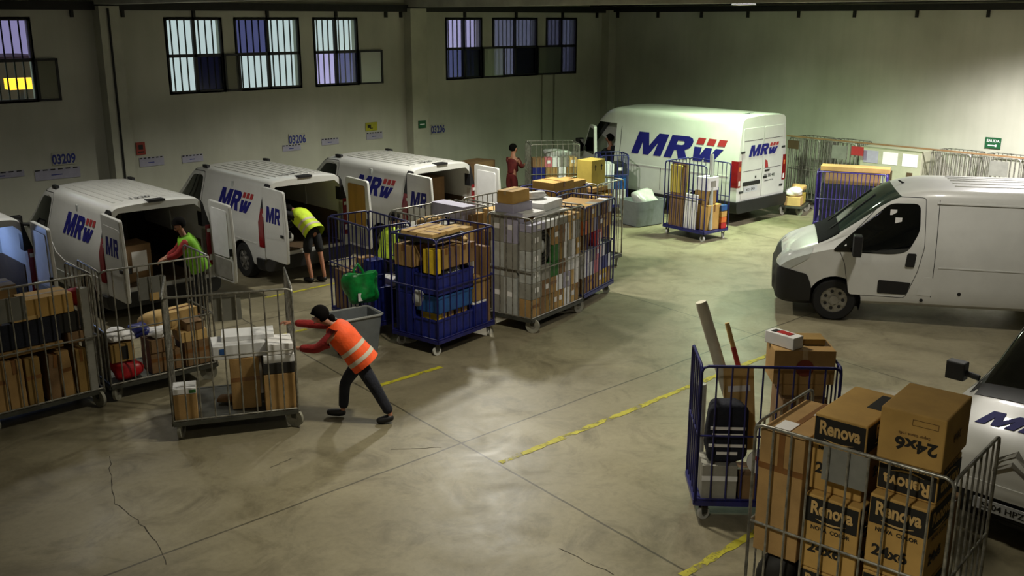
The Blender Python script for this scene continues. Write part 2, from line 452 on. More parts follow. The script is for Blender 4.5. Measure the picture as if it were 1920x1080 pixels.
# something lit seen through the first window: a street lamp far outside
so = empty('street_lamp', (7.9, 28, 0), 0, 'amber glowing street lamp outside beyond the leftmost window', 'lamp')
MB().tube([(.7, 0, 0), (.7, 0, 3.02)], .07).obj('pole', M_['black'], so)
MB().b2((.35, -.2, 3.02), (1.0, .2, 3.30)).obj('lamp_head', emis('sodium', 'ffb030', 2.0), so)
ob = empty('neighbour_building', (7.0, 31, 0), 0, 'dark low building outside seen through the lower panes of the leftmost window', 'building')
MB().b2((-8, 0, 0), (3.4, 3, 3.75)).obj('wall', M_['brownd'], ob)

# ------------------------------------------------------------------ wall signs
def sign(name, label, cat, p, ux, w, h, m, parts=(), group=None, t=.012):
    """flat sign on a wall; p = centre, ux = direction to the right as read"""
    r = empty(name, p, 0, label, cat, group)
    F = frame((0, 0, 0), ux, (0, 0, 1)); nrm = F.to_3x3() @ Vector((0, 0, 1))
    MB().prism([(-w/2, -h/2), (w/2, -h/2), (w/2, h/2), (-w/2, h/2)], F, t).obj('panel', m, r)
    for nm, mm, fn in parts:
        mb = MB(); fn(mb, Matrix.Translation(nrm*(t+.003)) @ F); mb.obj(nm, mm, r)
    return r
def T(s, x, y, **kw):
    return lambda mb, F: letter(mb, s, F @ Matrix.Translation((x, y, 0)), **kw)
def RECTS(rs):
    def f(mb, F):
        for x0, y0, x1, y1 in rs: mb.face([mb.bm.verts.new(F @ Vector(q)) for q in ((x0, y0, 0), (x1, y0, 0), (x1, y1, 0), (x0, y1, 0))])
    return f
BX = (1, 0, 0); RXd = (0, -1, 0)
yb = WY - .014
MSB = mat('stencil_blue', '2a3278', .7, var=.1)
MG = mat('sign_green', '12502c', .5, var=.05); MY = mat('sign_yellow', '9c9a1e', .6, var=.1); MRS = mat('sign_red', '8c2f1c', .6, var=.1)
MPA = mat('wall_paper_sheet', '9694a2', .7, var=.06)
for (x, z, s, lab) in ((7.15, 2.02, '03209', 'blue stencilled bay number sign above the leftmost vans'), (12.66, 1.98, '03206', 'blue stencilled bay number sign above the second van, between two windows'), (17.05, 1.9, '03206', 'small blue stencilled bay number sign right of the middle pillar')):
    sign('bay_number_sign', lab, 'sign', (x, yb, z), BX, .46, .26, MP, [('digits', MSB, T(s, 0, -.1, size=.27, bold=.035, sx=.70, align='CENTER'))])
sign('fire_sign', 'small red fire equipment sign right of the left pillar', 'sign', (8.78, yb, 2.08), BX, .2, .27, MRS, [('symbol', M_['ink'], RECTS([(-.05, -.02, .05, .08), (-.07, -.09, .07, -.06)]))])
sign('yellow_sign', 'yellow warning sign with a dark arrow mark on the back wall', 'sign', (14.86, yb, 2.12), BX, .36, .21, MY, [('symbol', M_['ink'], RECTS([(-.12, -.03, -.02, .05), (-.06, -.05, .04, -.03)]))])
sign('exit_sign', 'small green exit sign on the middle pillar', 'sign', (16.28, WY-.314, 2.1), BX, .25, .2, MG, [('arrow', M_['paper'], RECTS([(-.08, -.01, .08, .01)]))])
sign('red_sign', 'narrow red extinguisher sign just right of the middle pillar', 'sign', (16.68, yb, 2.1), BX, .12, .26, MRS, [('symbol', M_['paper'], RECTS([(-.03, -.08, .03, .02)]))])
sign('exit_sign', 'green sign reading SALIDA with an arrow on the bright right wall', 'sign', (WX-.014, 9.2, 2.0), RXd, .36, .25, MG,
     [('lettering', M_['paper'], T('SALIDA', 0, .02, size=.09, bold=.012, align='CENTER')), ('arrow', M_['paper'], RECTS([(-.11, -.07, .06, -.045), (.05, -.085, .09, -.03)]))])
PS = [(5.9, 1.8, .9, .13, 'long pale paper strip at the far left of the back wall'), (7.0, 1.72, .9, .22, 'pale paper sheet under the leftmost blue bay number'), (9.0, 1.78, .55, .2, 'pale paper sheet under the small red fire sign'),
      (9.95, 1.76, .5, .17, 'pale paper sheet between the red sign and the second van'), (12.5, 1.78, .5, .15, 'pale paper sheet under the second blue bay number'),
      (13.6, 1.84, .5, .16, 'pale paper sheet left of the yellow sign'), (14.95, 1.88, .5, .18, 'pale paper sheet under the yellow sign')]
for x, z, w, h, lab in PS:
    sign('notice_sheet', lab, 'paper', (x, yb, z), BX, w, h, MPA, [('heading_dashes', M_['ink'], RECTS([(-w/2 + w*k/6 + .01, h/2-.03, -w/2 + w*(k+.7)/6, h/2-.005) for k in range(6)])), ('print', MSB, RECTS([(-w*.15, -.03, w*.1, -.01)]))], t=.004)  # heading is a printed row of dashes, no letters
for x, z, w in ((5.75, 1.9, .8), (7.9-.35, 1.9, .4),):
    pass

# ------------------------------------------------------------------ lamps
MLAMP = emis('lamp_lens', 'f0ecff', 14)
for i, (x, y, wt, c) in enumerate(LAMPS):
    vis = i == 0
    r = empty('ceiling_lamp', (x, y, 5.08 if vis else 5.40), 0,
              'round high bay lamp glowing at the top edge above the long white van' if vis else ('', 'high bay lamp above the tail of the plain unlettered van, close to the right wall', 'high bay lamp above the middle back row cage', 'high bay lamp above the leftmost vans', 'high bay lamp above the gap between plain van and corner van', 'high bay lamp above the floor in front of the pushed cage', 'high bay lamp nearest the viewer')[i], 'lamp', 'high bay lamps')
    MB().tube([(0, 0, .1), (0, 0, .49)], [.16, .05], 14).obj('housing', M_['black'], r, 40)
    MB().tube([(0, 0, .0), (0, 0, .16)], [.28, .17], 18, cap=False).obj('reflector', M_['chrome'], r, 40)
    MB().cyl((0, 0, .02), .26, .02, n=18).obj('lens', MLAMP, r)
    ld = bpy.data.lights.new('bulb', 'SPOT'); ld.energy = wt*3.2; ld.color = c; ld.spot_size = R((160, 146, 146)[i] if i < 3 else 138); ld.spot_blend = (1.0, .9, .35)[i] if i < 3 else .8; ld.shadow_soft_size = .22
    lo = bpy.data.objects.new('bulb', ld); COL.objects.link(lo); lo.parent = r; lo.location = (0, 0, -.06)

#PART2
# ------------------------------------------------------------------ vans
def catmull(st, sub=4):
    """smooth interpolation of station tuples"""
    out = []
    for i in range(len(st)-1):
        p0 = st[max(0, i-1)]; p1 = st[i]; p2 = st[i+1]; p3 = st[min(len(st)-1, i+2)]
        n = sub if (p2[0]-p1[0]) < 1.2 else sub+2
        for k in range(n):
            t = k/n; row = []
            for j in range(len(p1)):
                if j == 0: row.append(p1[0] + (p2[0]-p1[0])*t); continue
                d1 = (p2[j]-p0[j]) / max(1e-6, p2[0]-p0[0]) * (p2[0]-p1[0]) if i else (p2[j]-p1[j])
                d2 = (p3[j]-p1[j]) / max(1e-6, p3[0]-p1[0]) * (p2[0]-p1[0])
                if abs(p2[0]-p1[0]) > 1.2: d1 = d2 = 0 if abs(p2[j]-p1[j]) < .03 else (p2[j]-p1[j])
                row.append((2*t**3-3*t*t+1)*p1[j] + (t**3-2*t*t+t)*d1 + (-2*t**3+3*t*t)*p2[j] + (t**3-t*t)*d2)
            out.append(tuple(row))
    out.append(st[-1]); return out

def ring(s, e=0.):
    x, zl, zb, zt, hs, hb, ht = s
    hs += e; hb += e; ht += e; zl -= e; zt += e
    zm = zl + .3*(zb-zl)
    sh = min(.20, (zt-zb)*.5)         # shoulder rounding
    half = [(0, zl), (hs-.10, zl), (hs-.02, zl+.06), (hs, zl+.14), (hb, zm + .05), (hb + .004, (zm+zb)/2), (hb, zb)]
    # from belt to the shoulder, straight; then an arc to the roof
    x1, z1 = ht + (hb-ht)*.25, zt - sh
    half += [((hb + x1)/2, (zb + z1)/2 + .0), (x1, z1)]
    for k in (1, 2, 3):
        a = math.pi/2*k/4
        half.append((x1 - (x1-(ht-.12))*(1-math.cos(a)), z1 + (zt-.02-z1)*math.sin(a)))
    half += [(ht-.12, zt-.02), (ht*.5, zt), (0, zt+.012)]
    r = [(x, y, z) for y, z in half] + [(x, -y, z) for y, z in half[-2:0:-1]]
    return r

class Van:
    def __init__(s, name, st, loc, rz, label, group=None):
        s.st = catmull(st); s.L = st[-1][0]
        s.root = empty(name, loc, rz, label, 'van', group)
        s.body_src = s.shell(0.0)
        s.ref = s.shell(0.0)          # intact reference used for patches and ray casts
        s.bvh = BVHTree.FromObject(s.ref, bpy.context.evaluated_depsgraph_get())
    def shell(s, e):
        st = s.st
        rings = [ring(a, e) for a in st]
        if e:
            rings[0] = [(p[0]-e, p[1], p[2]) for p in rings[0]]; rings[-1] = [(p[0]+e, p[1], p[2]) for p in rings[-1]]
        mb = MB().loft(rings); o = mb.obj('tmp', None); return o
    def cutter(s, poly, y0, y1):
        """poly in (x,z), from y0 to y1"""
        F = Matrix(((1,0,0,0),(0,0,1,y0),(0,1,0,0),(0,0,0,1)))
        return MB().prism(poly, F, y1-y0).obj('cut', None)
    def patch(s, name, poly, y0, y1, e, m, smooth=35, parent=None, inner=None):
        """the piece of the skin swollen by e that lies in the prism"""
        o = s.shell(e)
        boolean(o, s.cutter(poly, y0, y1), 'INTERSECT')
        if inner is not None:
            boolean(o, s.shell(inner), 'DIFFERENCE')
        o.name = name; o.data.name = name; o.data.materials.clear(); o.data.materials.append(m)
        o.parent = parent or s.root
        if smooth: o.data.shade_smooth(); o.data.set_sharp_from_angle(angle=R(smooth))
        return o
    def patch_yz(s, name, poly, x0, x1, e, m, smooth=35, inner=None):
        """poly in (y,z) extruded along x"""
        F = Matrix(((0,0,1,x0),(1,0,0,0),(0,1,0,0),(0,0,0,1)))
        c = MB().prism(poly, F, x1-x0).obj('cut', None)
        o = s.shell(e); boolean(o, c, 'INTERSECT')
        if inner is not None: boolean(o, s.shell(inner), 'DIFFERENCE')
        o.name = name; o.data.name = name; o.data.materials.clear(); o.data.materials.append(m); o.parent = s.root
        if smooth: o.data.shade_smooth(); o.data.set_sharp_from_angle(angle=R(smooth))
        return o
    def side_y(s, x, z, sgn=-1):
        h = s.bvh.ray_cast(Vector((x, sgn*4, z)), Vector((0, -sgn, 0)))
        return h[0].y if h[0] else sgn*.95
    def rear_x(s, y, z):
        h = s.bvh.ray_cast(Vector((s.L+3, y, z)), Vector((-1, 0, 0))); return h[0].x if h[0] else s.L
    def top_z(s, x, y):
        h = s.bvh.ray_cast(Vector((x, y, 5)), Vector((0, 0, -1))); return h[0].z if h[0] else 2
    def finish_body(s, m):
        o = s.body_src; o.name = 'body'; o.data.name = 'body'; o.data.materials.clear(); o.data.materials.append(m)
        o.parent = s.root; o.data.shade_smooth(); o.data.set_sharp_from_angle(angle=R(32))
        bpy.data.objects.remove(s.ref); s.body = o
    def done(s):
        for ch in list(s.root.children):
            if ch.type == 'MESH': ch.data.transform(Matrix.Translation((-s.L/2, 0, 0)))
            for g in ch.children:
                if g.type == 'MESH': g.data.transform(Matrix.Translation((-s.L/2, 0, 0)))
        v = Vector((s.L/2, 0, 0)); v.rotate(Euler((0, 0, s.root.rotation_euler.z)))
        s.root.location = Vector(s.root.location) + v

def grow(poly, d):
    cx = sum(p[0] for p in poly)/len(poly); cy = sum(p[1] for p in poly)/len(poly)
    out = []; n = len(poly)
    for i in range(n):
        a = Vector(poly[i-1]); b = Vector(poly[i]); c = Vector(poly[(i+1) % n])
        e1 = (b-a).normalized(); e2 = (c-b).normalized()
        n1 = Vector((e1.y, -e1.x)); n2 = Vector((e2.y, -e2.x))
        if n1.dot(b - Vector((cx, cy))) < 0: n1 = -n1
        if n2.dot(b - Vector((cx, cy))) < 0: n2 = -n2
        nn = (n1+n2); nn = nn.normalized() if nn.length > .1 else n1
        out.append(tuple(b + nn*d))
    return out

def rounded(poly, r, k=4):
    out = []; n = len(poly)
    for i in range(n):
        a, b, c = Vector(poly[i-1]), Vector(poly[i]), Vector(poly[(i+1) % n])
        rr = min(r, (a-b).length*.45, (c-b).length*.45)
        p = b + (a-b).normalized()*rr; q = b + (c-b).normalized()*rr
        for j in range(k+1):
            t = j/k; out.append(tuple((1-t)**2*p + 2*t*(1-t)*b + t*t*q))
    return out

# the courier logo: heavy slanted letters, the W with red squares above it
def logo():
    nv = [[(0,0),(.30,0),(.30,.58),(.50,0),(.72,0),(.92,.58),(.92,0),(1.22,0),(1.22,1),(.82,1),(.61,.42),(.40,1),(0,1)],
          [(1.34,0),(1.64,0),(1.64,.36),(1.74,.36),(1.92,0),(2.26,0),(2.03,.40),(1.64,.60),(1.64,.78),(1.34,1)],
          [(1.34,1),(1.64,.78),(1.86,.78),(1.92,.74),(1.92,.64),(1.86,.60),(1.64,.60),(2.03,.40),(2.18,.5),(2.23,.64),(2.23,.80),(2.16,.93),(2.0,1)],
          [(2.34,.60),(2.62,.60),(2.66,.26),(2.76,.60),(3.00,.60),(3.04,.26),(3.14,.60),(3.42,.60),(3.20,0),(2.90,0),(2.86,.2),(2.80,0),(2.48,0)]]
    rd = [[(2.36,.72),(2.64,.72),(2.64,1),(2.36,1)], [(2.75,.72),(3.03,.72),(3.03,1),(2.75,1)], [(3.14,.72),(3.42,.72),(3.42,1),(3.14,1)]]
    sh = lambda P: [(u + .27*v, v) for u, v in P]
    return [sh(p) for p in nv], [sh(p) for p in rd]
NV, RD = logo()
LOGO_W = 3.7
def put_logo(parent, fn, name='logo', upto=99., frm=-1., t=.004):
    """fn(u,v,h) -> point; clip letters wholly right of upto (a door cuts the word)"""
    mbs = []
    for nm, polys, m in (('logo_letters', NV, M_['navy']), ('logo_squares', RD, M_['redl'])):
        mb = MB(); k = 0
        for P in polys:
            b2 = bmesh.new(); vs = [b2.verts.new((u, v, 0)) for u, v in P]; b2.faces.new(vs)
            for lim, nx in ((upto, 1), (frm, -1)):
                g = b2.verts[:] + b2.edges[:] + b2.faces[:]
                bmesh.ops.bisect_plane(b2, geom=g, plane_co=(lim, 0, 0), plane_no=(nx, 0, 0), clear_outer=True)
            for f in b2.faces:
                lo = [mb.bm.verts.new(fn(v.co.x, v.co.y, 0)) for v in f.verts]; hi = [mb.bm.verts.new(fn(v.co.x, v.co.y, t)) for v in f.verts]
                mb.face(hi); mb.face(lo[::-1]); n = len(hi)
                for q in range(n): mb.face([lo[q], lo[(q+1) % n], hi[(q+1) % n], hi[q]])
                k += 1
            b2.free()
        if k: mb.obj(nm, m, parent)
        else: mb.bm.free()

def wheel(v, x, sgn, r=.335, hw=.95, w=.21, hub=None):
    y = sgn*(hw - w/2 - .02)
    prof = [(-w/2, r*.62), (-w/2, r*.93), (-w*.36, r), (w*.36, r), (w/2, r*.93), (w/2, r*.62)]
    mb = MB(); n = 28; rings = []
    for k in range(n):
        a = 2*math.pi*k/n; rings.append([(x + rr*math.cos(a), y + yy, r + rr*math.sin(a)) for yy, rr in prof])
    rr = [[mb.bm.verts.new(p) for p in q] for q in rings]
    for i in range(n):
        A, B = rr[i], rr[(i+1) % n]
        for k in range(len(prof)): mb.face([A[k], A[(k+1) % len(prof)], B[(k+1) % len(prof)], B[k]])
    o = mb.obj('wheel', M_['rubber'], v.root, 35)
    rim = MB(); yo = y + sgn*w*.32
    rim.cyl((x, yo, r), r*.63, .02, 'y', 24); rim.cyl((x, yo + sgn*.02, r), r*.2, .04, 'y', 16)
    # rim lip
    rim2 = []
    for k in range(7):
        a = 2*math.pi*(k+.5)/7
        rim.box((x + r*.42*math.cos(a), yo + sgn*.014, r + r*.42*math.sin(a)), (r*.32, .02, .04), Matrix.Rotation(-a, 3, 'Y'))
    holes = rim; nf = len(rim.bm.faces)
    for k in range(7):
        a = 2*math.pi*k/7; holes.cyl((x + r*.42*math.cos(a), yo + sgn*.0125, r + r*.42*math.sin(a)), r*.085, .004, 'y', 8)
    rim.bm.faces.ensure_lookup_table()
    for f in rim.bm.faces[nf:]: f.material_index = 1
    ro = rim.obj('rim', M_['alloy'], o, 35); ro.data.materials.append(M_['black'])
    return o

def arches(v, xs, r=.40, hw=.95, depth=.32):
    for x in xs:
        for s in (-1, 1):
            c = MB().cyl((x, s*(hw - depth/2 + .06), .335), r, depth + .12, 'y', 32).obj('cut', None)
            boolean(v.body_src, c)

def liners(v, xs, r=.398, hw=.95, depth=.30):
    for x in xs:
        for s in (-1, 1):
            mb = MB(); n = 24; yo, yi = s*(hw-.03), s*(hw-depth)
            A = []; B = []
            for k in range(n+1):
                a = -.35 + (math.pi+.7)*k/n
                A.append(mb.bm.verts.new((x + r*math.cos(a), yo, .335 + r*math.sin(a)))); B.append(mb.bm.verts.new((x + r*math.cos(a), yi, .335 + r*math.sin(a))))
            for k in range(n): mb.face([A[k], A[k+1], B[k+1], B[k]])
            mb.face(B); mb.obj('wheel_arch_liner', M_['black'], v.root)

def mirror(v, x, z, sgn, hw, h=.3):
    mb = MB()
    mb.tube([(x, sgn*(hw-.06), z), (x-.02, sgn*(hw+.12), z+.03)], .035, 8)
    mb.box((x-.02, sgn*(hw+.18), z+.04), (.13, .20, h))
    o = mb.obj('side_mirror', M_['black'], v.root, bevel=.02)
    MB().box((x+.047, sgn*(hw+.18), z+.04), (.006, .15, h-.06)).obj('mirror_glass', M_['chrome'], o)

# ---------- the small vans with open rear doors
TR = [(0,.42,.58,.66,.60,.66,.50),(.06,.30,.70,.80,.76,.80,.66),(.3,.24,.90,1.02,.90,.92,.74),(.80,.24,1.02,1.18,.94,.95,.78),(1.25,.24,1.10,1.55,.95,.955,.74),
      (1.68,.24,1.15,1.86,.95,.955,.72),(2.1,.24,1.18,1.94,.95,.955,.73),(4.66,.28,1.18,1.94,.945,.95,.75),(4.78,.30,1.18,1.92,.935,.94,.74)]
def make_small_van(loc, rz, label, copyof=None):
    v = Van('delivery_van', TR, loc, rz, label, 'small vans backed out with open rear doors')
    L = v.L; b = v.body_src
    arches(v, (.95, 3.93))
    # cargo hold open to the rear
    F0 = Matrix(((0,0,1,2.05),(1,0,0,0),(0,1,0,0),(0,0,0,1)))
    c = MB().prism([(-.80,.56),(.80,.56),(.80,1.35),(.74,1.72),(.64,1.81),(-.64,1.81),(-.74,1.72),(-.80,1.35)], F0, L).obj('cut', None); boolean(b, c)
    v.finish_body(M_['paint'])
    liners(v, (.95, 3.93))
    for x in (.95, 3.93):
        for s in (-1, 1): wheel(v, x, s)
    ws = [(.82, 1.0), (.84, 1.22), (1.66, 1.90), (1.78, 1.80), (1.2, 1.2)]
    v.patch('windscreen', [(.80, 1.08), (.80, 1.30), (1.62, 1.95), (1.74, 1.80), (.95, 1.02)], -.68, .68, .006, M_['dgl'])
    for s in (-1, 1):
        y0, y1 = (-1.2, -.45) if s < 0 else (.45, 1.2)
        win = rounded([(1.08, 1.10), (1.78, 1.75), (2.22, 1.77), (2.26, 1.10)], .10)
        v.patch('cab_window', win, y0, y1, .006, M_['dgl'])
        v.patch('door_seam', grow(rounded([(1.05, .40), (1.02, 1.08), (1.70, 1.83), (2.28, 1.85), (2.33, 1.05), (2.30, .40)], .08), .0), y0, y1, .0015, M_['seam'])
        v.patch('cab_door', grow(rounded([(1.05, .40), (1.02, 1.08), (1.70, 1.83), (2.28, 1.85), (2.33, 1.05), (2.30, .40)], .08), -.012), y0, y1, .003, M_['paint'])
        v.patch('sill_moulding', [(2.4, .46), (3.45, .46), (3.45, .56), (2.4, .56)], *((-1.2, -.84) if s < 0 else (.84, 1.2)), .012, M_['paintb'])
        mirror(v, 1.22, 1.14, s, .955)
    v.patch('front_bumper', [(-.1, .2), (-.1, .62), (.30, .62), (.52, .5), (.52, .2)], -1.2, 1.2, .012, M_['black'])
    # swage line along the loading side
    for s in (-1, 1):
        v.patch('swage_line', [(2.45, 1.02), (2.6, .86), (3.0, .76), (4.5, .74), (4.5, .76), (3.0, .785), (2.62, .885), (2.48, 1.04)], *((-1.2, -.84) if s < 0 else (.84, 1.2)), .008, M_['paint'])
    v.patch('rear_bumper', [(4.55, .26), (4.55, .50), (4.9, .50), (4.9, .26)], -1.2, 1.2, .05, M_['black'])
    # tail columns: dark on top, red lamp below, wrapping the rear corners
    for s in (-1, 1):
        yr = (-1.2, -.80) if s < 0 else (.80, 1.2)
        v.patch('corner_trim', [(4.63, 1.41), (4.63, 1.87), (4.9, 1.87), (4.9, 1.41)], *((-1.2, -.75) if s < 0 else (.75, 1.2)), .012, M_['black'])
        o = v.patch('tail_light', [(4.64, .72), (4.64, 1.43), (4.9, 1.43), (4.9, .72)], *yr, .014, M_['redlight'])
        o2 = MB().box((4.795, s*.865, .86), (.02, .07, .10)).obj('reversing_lens', M_['white'], o)
        MB().box((4.79, s*.88, 1.33), (.03, .12, .06)).obj('hinge', M_['paint'], v.root)
    # roof ribs, brake light, roof number, aerial
    rb = MB()
    for y in (-.56, -.42, -.28, -.14, 0, .14, .28, .42, .56):
        rb.b2((2.3, y-.016, v.top_z(3, y)-.005), (4.45, y+.016, v.top_z(3, y)+.010))
    rb.obj('roof_ribs', M_['paint'], v.root)
    MB().b2((4.63, -.14, 1.925), (4.80, .14, 1.962)).obj('brake_light', M_['black'], v.root)
    F = frame((4.46, -.32, v.top_z(4.4, 0)+.016), (0, 1, 0), (-1, 0, 0))
    letter(MB(), '1530', F, size=.17, bold=.02, sx=1.1).obj('roof_number', M_['denim'], v.root)
    for y in (-.68, .68): MB().b2((2.05, y-.03, 1.90), (2.25, y+.03, 1.955)).obj('roof_mount', M_['black'], v.root)
    # hold lining
    MB().b2((2.06, -.795, .56), (L-.06, .795, .585)).obj('cargo_floor', M_['brownd'], v.root)
    MB().b2((2.055, -.79, .59), (2.085, .79, 1.79)).obj('bulkhead', M_['greyc'], v.root)
    for s in (-1, 1):
        MB().b2((2.1, s*.795-.012, .60), (L-.2, s*.795+.008, 1.15)).obj('side_lining', M_['brownd'], v.root)
        MB().b2((3.4, s*.79-.02, 1.15), (3.48, s*.79+.02, 1.79)).obj('hold_rib', M_['paintb'], v.root)
    # side logo, near (-y) side and far side
    def fn(sgn):
        def f(u, w, h):
            x = 3.0 + u*.355 if sgn < 0 else 4.35 - u*.355; z = 1.27 + w*.37
            y = v.side_y(x, z, sgn); return (x, y + sgn*(.003 + h), z)
        return f
    for s in (-1, 1): put_logo(v.root, fn(s))
    # rear doors, opened to straight back
    for s in (-1, 1):
        hx, hy = L + .01, s*.905
        d = MB(); W_ = .78
        # door is a slab in the plane y = hy, from x = hx to hx+W_; outer face away from the middle
        prof = rounded([(hx, .52), (hx+W_-.02, .52), (hx+W_, .9), (hx+W_, 1.2), (hx+W_-.06, 1.84), (hx, 1.86)], .05)
        F = Matrix(((1,0,0,0),(0,0,1,hy-.03),(0,1,0,0),(0,0,0,1)))
        d.prism(prof, F, .06)
        door = d.obj('rear_door', M_['paint'], v.root, 35, bevel=.012)
        inn = MB(); yi = hy - s*.034
        prof2 = rounded([(hx+.10, .95), (hx+W_-.12, .95), (hx+W_-.13, 1.74), (hx+.10, 1.75)], .05)
        F = Matrix(((1,0,0,0),(0,0,1,yi-.008),(0,1,0,0),(0,0,0,1)))
        inn.prism(prof2, F, .016)
        s_in = inn.obj('door_inner_panel', M_['white'], door, 35)
        MB().prism(rounded([(hx+.08, .58), (hx+W_-.08, .58), (hx+W_-.08, .91), (hx+.08, .91)], .04), F, .016).obj('door_lower_panel', M_['greyc'], door)
        MB().b2((hx+W_-.05, hy-s*.06-.012, 1.0), (hx+W_-.02, hy-s*.06+.03, 1.12)).obj('door_latch', M_['black'], door)
        if s < 0:
            def fd(u, w, h): return (hx + .10 + u*.22, hy - .031 - h, 1.22 + w*.30)
            put_logo(door, fd, upto=2.3)
            MB().box((hx+.66, hy-.04, 1.03), (.09, .03, .05)).obj('door_handle', M_['black'], door)
            MB().prism(rounded([(hx+.06, .93), (hx+.72, .93), (hx+.70, 1.68), (hx+.06, 1.70)], .06), Matrix(((1,0,0,0),(0,0,1,hy-.034),(0,1,0,0),(0,0,0,1))), .006).obj('door_outer_pressing', M_['paint'], door)
    v.done(); return v

V1 = make_small_van((6.62, 20.33, 0), R(-90), 'white van second from the left, green-vested worker at its open rear doors')
def clone(x, y, rz, label):
    c = copy_tree(V1.root); c.location = (x, y - V1.L/2, 0); c.rotation_euler = (0, 0, rz); c['label'] = label; return c
c2 = clone(9.75, 20.88, R(-90), 'white van third from the left, worker in black shorts leaning into it')
c3 = clone(12.60, 20.40, R(-90+1.5), 'white van fourth from the left, its open tail behind the loaded cages')
c0 = clone(3.80, 20.45, R(-90), 'white van cut off by the left edge, only its open rear end showing')
hl = bpy.data.lights.new('hold_light', 'POINT'); hl.energy = 26; hl.color = (.35, .52, 1.0); hl.shadow_soft_size = .08
hlo = bpy.data.objects.new('hold_light', hl); COL.objects.link(hlo); hlo.parent = c0; hlo.location = (1.3, 0, 1.66)
MB().b2((1.2, -.12, 1.775), (1.4, .12, 1.805)).obj('hold_lamp', emis('cool_lamp', 'a8c0ff', 3.0), c0)
for ch in c2.children:            # this one's right door has a wooden panel inside
    if ch.name.startswith('rear_door'):
        for g in ch.children:
            if g.name.startswith('door_inner_panel'):
                g.data = g.data.copy(); g.data.materials.clear(); g.data.materials.append(M_['ply'])

